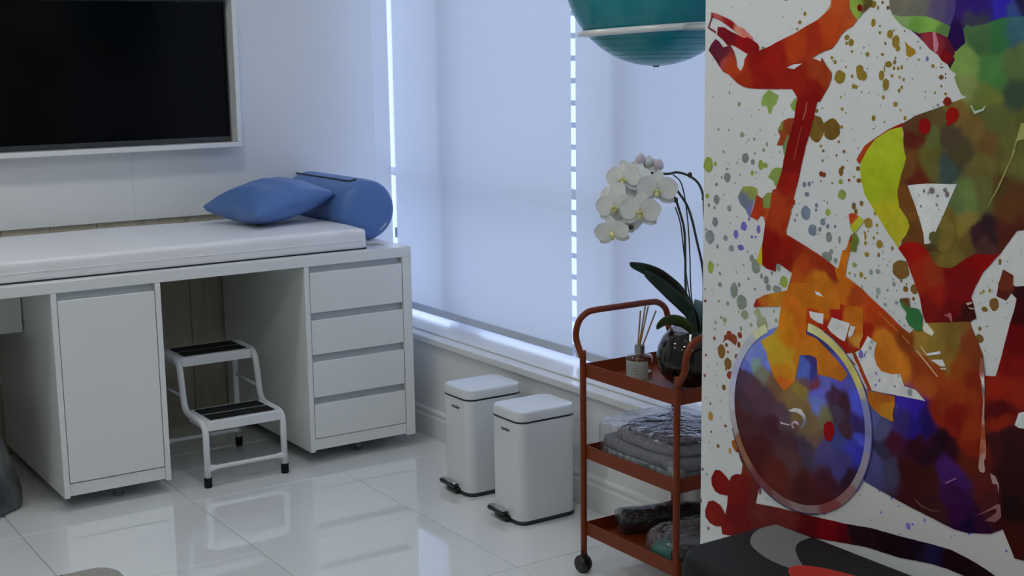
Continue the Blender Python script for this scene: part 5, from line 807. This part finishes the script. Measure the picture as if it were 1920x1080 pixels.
for name, layer, ptxt, ctxt in sorted(MURAL, key=lambda q: q[1]):
    order = rank.setdefault('n', 0); rank['n'] += 1; top_of = rank.setdefault('top', {}); top_of[layer] = order
    P = [tuple(int(v)/2000 for v in q.split(',')) for q in ptxt.split()]
    C = [tuple(float(v) for v in q.split(',')) for q in ctxt.split()]
    ys_, zs_ = [p[0] for p in P], [p[1] for p in P]
    # slightly wavy hand-cut outline
    Q = []
    for i, p in enumerate(P):
        q = P[(i+1) % len(P)]; L = math.hypot(q[0]-p[0], q[1]-p[1]); n_ = max(1, int(L/.012))
        for k in range(n_):
            t = k/n_; y, z = p[0]+(q[0]-p[0])*t, p[1]+(q[1]-p[1])*t
            if k and 'rim' not in name: w = noise.noise_vector(Vector((y*60, z*60, layer)))*.0009; y += w.x; z += w.y
            Q.append(Vector((y, z)))
    V = list(Q); step = .0055 if len(C) > 1 else .03
    y = min(ys_)
    while len(C) > 1 and y < max(ys_):
        z = min(zs_)
        while z < max(zs_):
            yy, zz = y+random.uniform(-.3, .3)*step, z+random.uniform(-.3, .3)*step
            ins = False; j = len(P)-1
            for i in range(len(P)):
                if (P[i][1] > zz) != (P[j][1] > zz) and yy < (P[j][0]-P[i][0])*(zz-P[i][1])/(P[j][1]-P[i][1])+P[i][0]: ins = not ins
                j = i
            if ins: V.append(Vector((yy, zz)))
            z += step
        y += step
    r_ = delaunay_2d_cdt(V, [(i, (i+1) % len(Q)) for i in range(len(Q))], [], 1, 1e-6)
    vs, fs, cs = part(name); o0 = len(vs); f = field(C); x = XM-.00006-.00003*(order+4*layer)
    for v in r_[0]: vs.append((x, v.x, v.y)); cs.append(f(v.x, v.y))
    for t in r_[2]:
        a, b, c = [r_[0][k] for k in t]
        # keep normals towards the room (-X)
        fs.append([o0+k for k in (t if (b-a).cross(c-a) < 0 else t[::-1])])
tiny = part('paint_dots')
for q in DOTS.split():
    d = [float(v) for v in q.split(',')]; layer, y, z, ry, rz = d[0], d[1]/2000, d[2]/2000, d[3]/2000, d[4]/2000; col = d[5:8]
    vs, fs, cs = part('paint_dot') if rz > .0052 else tiny
    n_ = 18 if rz > .006 else 12; o0 = len(vs); sd = random.random()*50; x = XM-.00006-.00003*(rank['top'][layer]+4*layer)-.00002-.000006*(len(parts) % 9 + 1)-.000003*(len(vs) % 7); big = rz > .008
    vs.append((x, y, z)); cs.append(col)
    for k in range(n_):
        a = 2*math.pi*k/n_; w = 1+(.16 if big else .10)*noise.noise(Vector((math.cos(a)*1.6+sd, math.sin(a)*1.6, 0)))+(.10*random.random() if big and random.random() < .25 else 0)
        vs.append((x, y+ry*w*math.cos(a), z+rz*w*math.sin(a))); e = .86+.2*random.random(); cs.append([c_*e for c_ in col])
    for k in range(n_): fs.append((o0, o0+1+(k+1) % n_, o0+1+k))
# fine spray
vs, fs, cs = tiny
for k in range(420):
    y, z = random.uniform(1.55, 2.55), random.uniform(.5, 1.95); r0 = random.uniform(.0007, .0018); o0 = len(vs); x = XM-.00002
    col = random.choice(((.30, .32, .30), (.32, .28, .16), (.26, .28, .34), (.34, .30, .24)))
    vs.append((x, y, z)); cs.append(col)
    for q in range(7): vs.append((x, y+r0*math.cos(q*.8976), z+r0*1.2*math.sin(q*.8976))); cs.append(col)
    for q in range(7): fs.append((o0, o0+1+(q+1) % 7, o0+1+q))
for name, vs, fs, cs in parts:
    me = bpy.data.meshes.new(name); me.from_pydata(vs, [], fs)
    at = me.color_attributes.new('Col', 'FLOAT_COLOR', 'POINT')
    flat = []
    for c_ in cs: flat.extend((c_[0], c_[1], c_[2], 1))
    at.data.foreach_set('color', flat)
    o = obj(name, me, PAINT, mu)
    if name == 'paint_dots': o['kind'] = 'stuff'
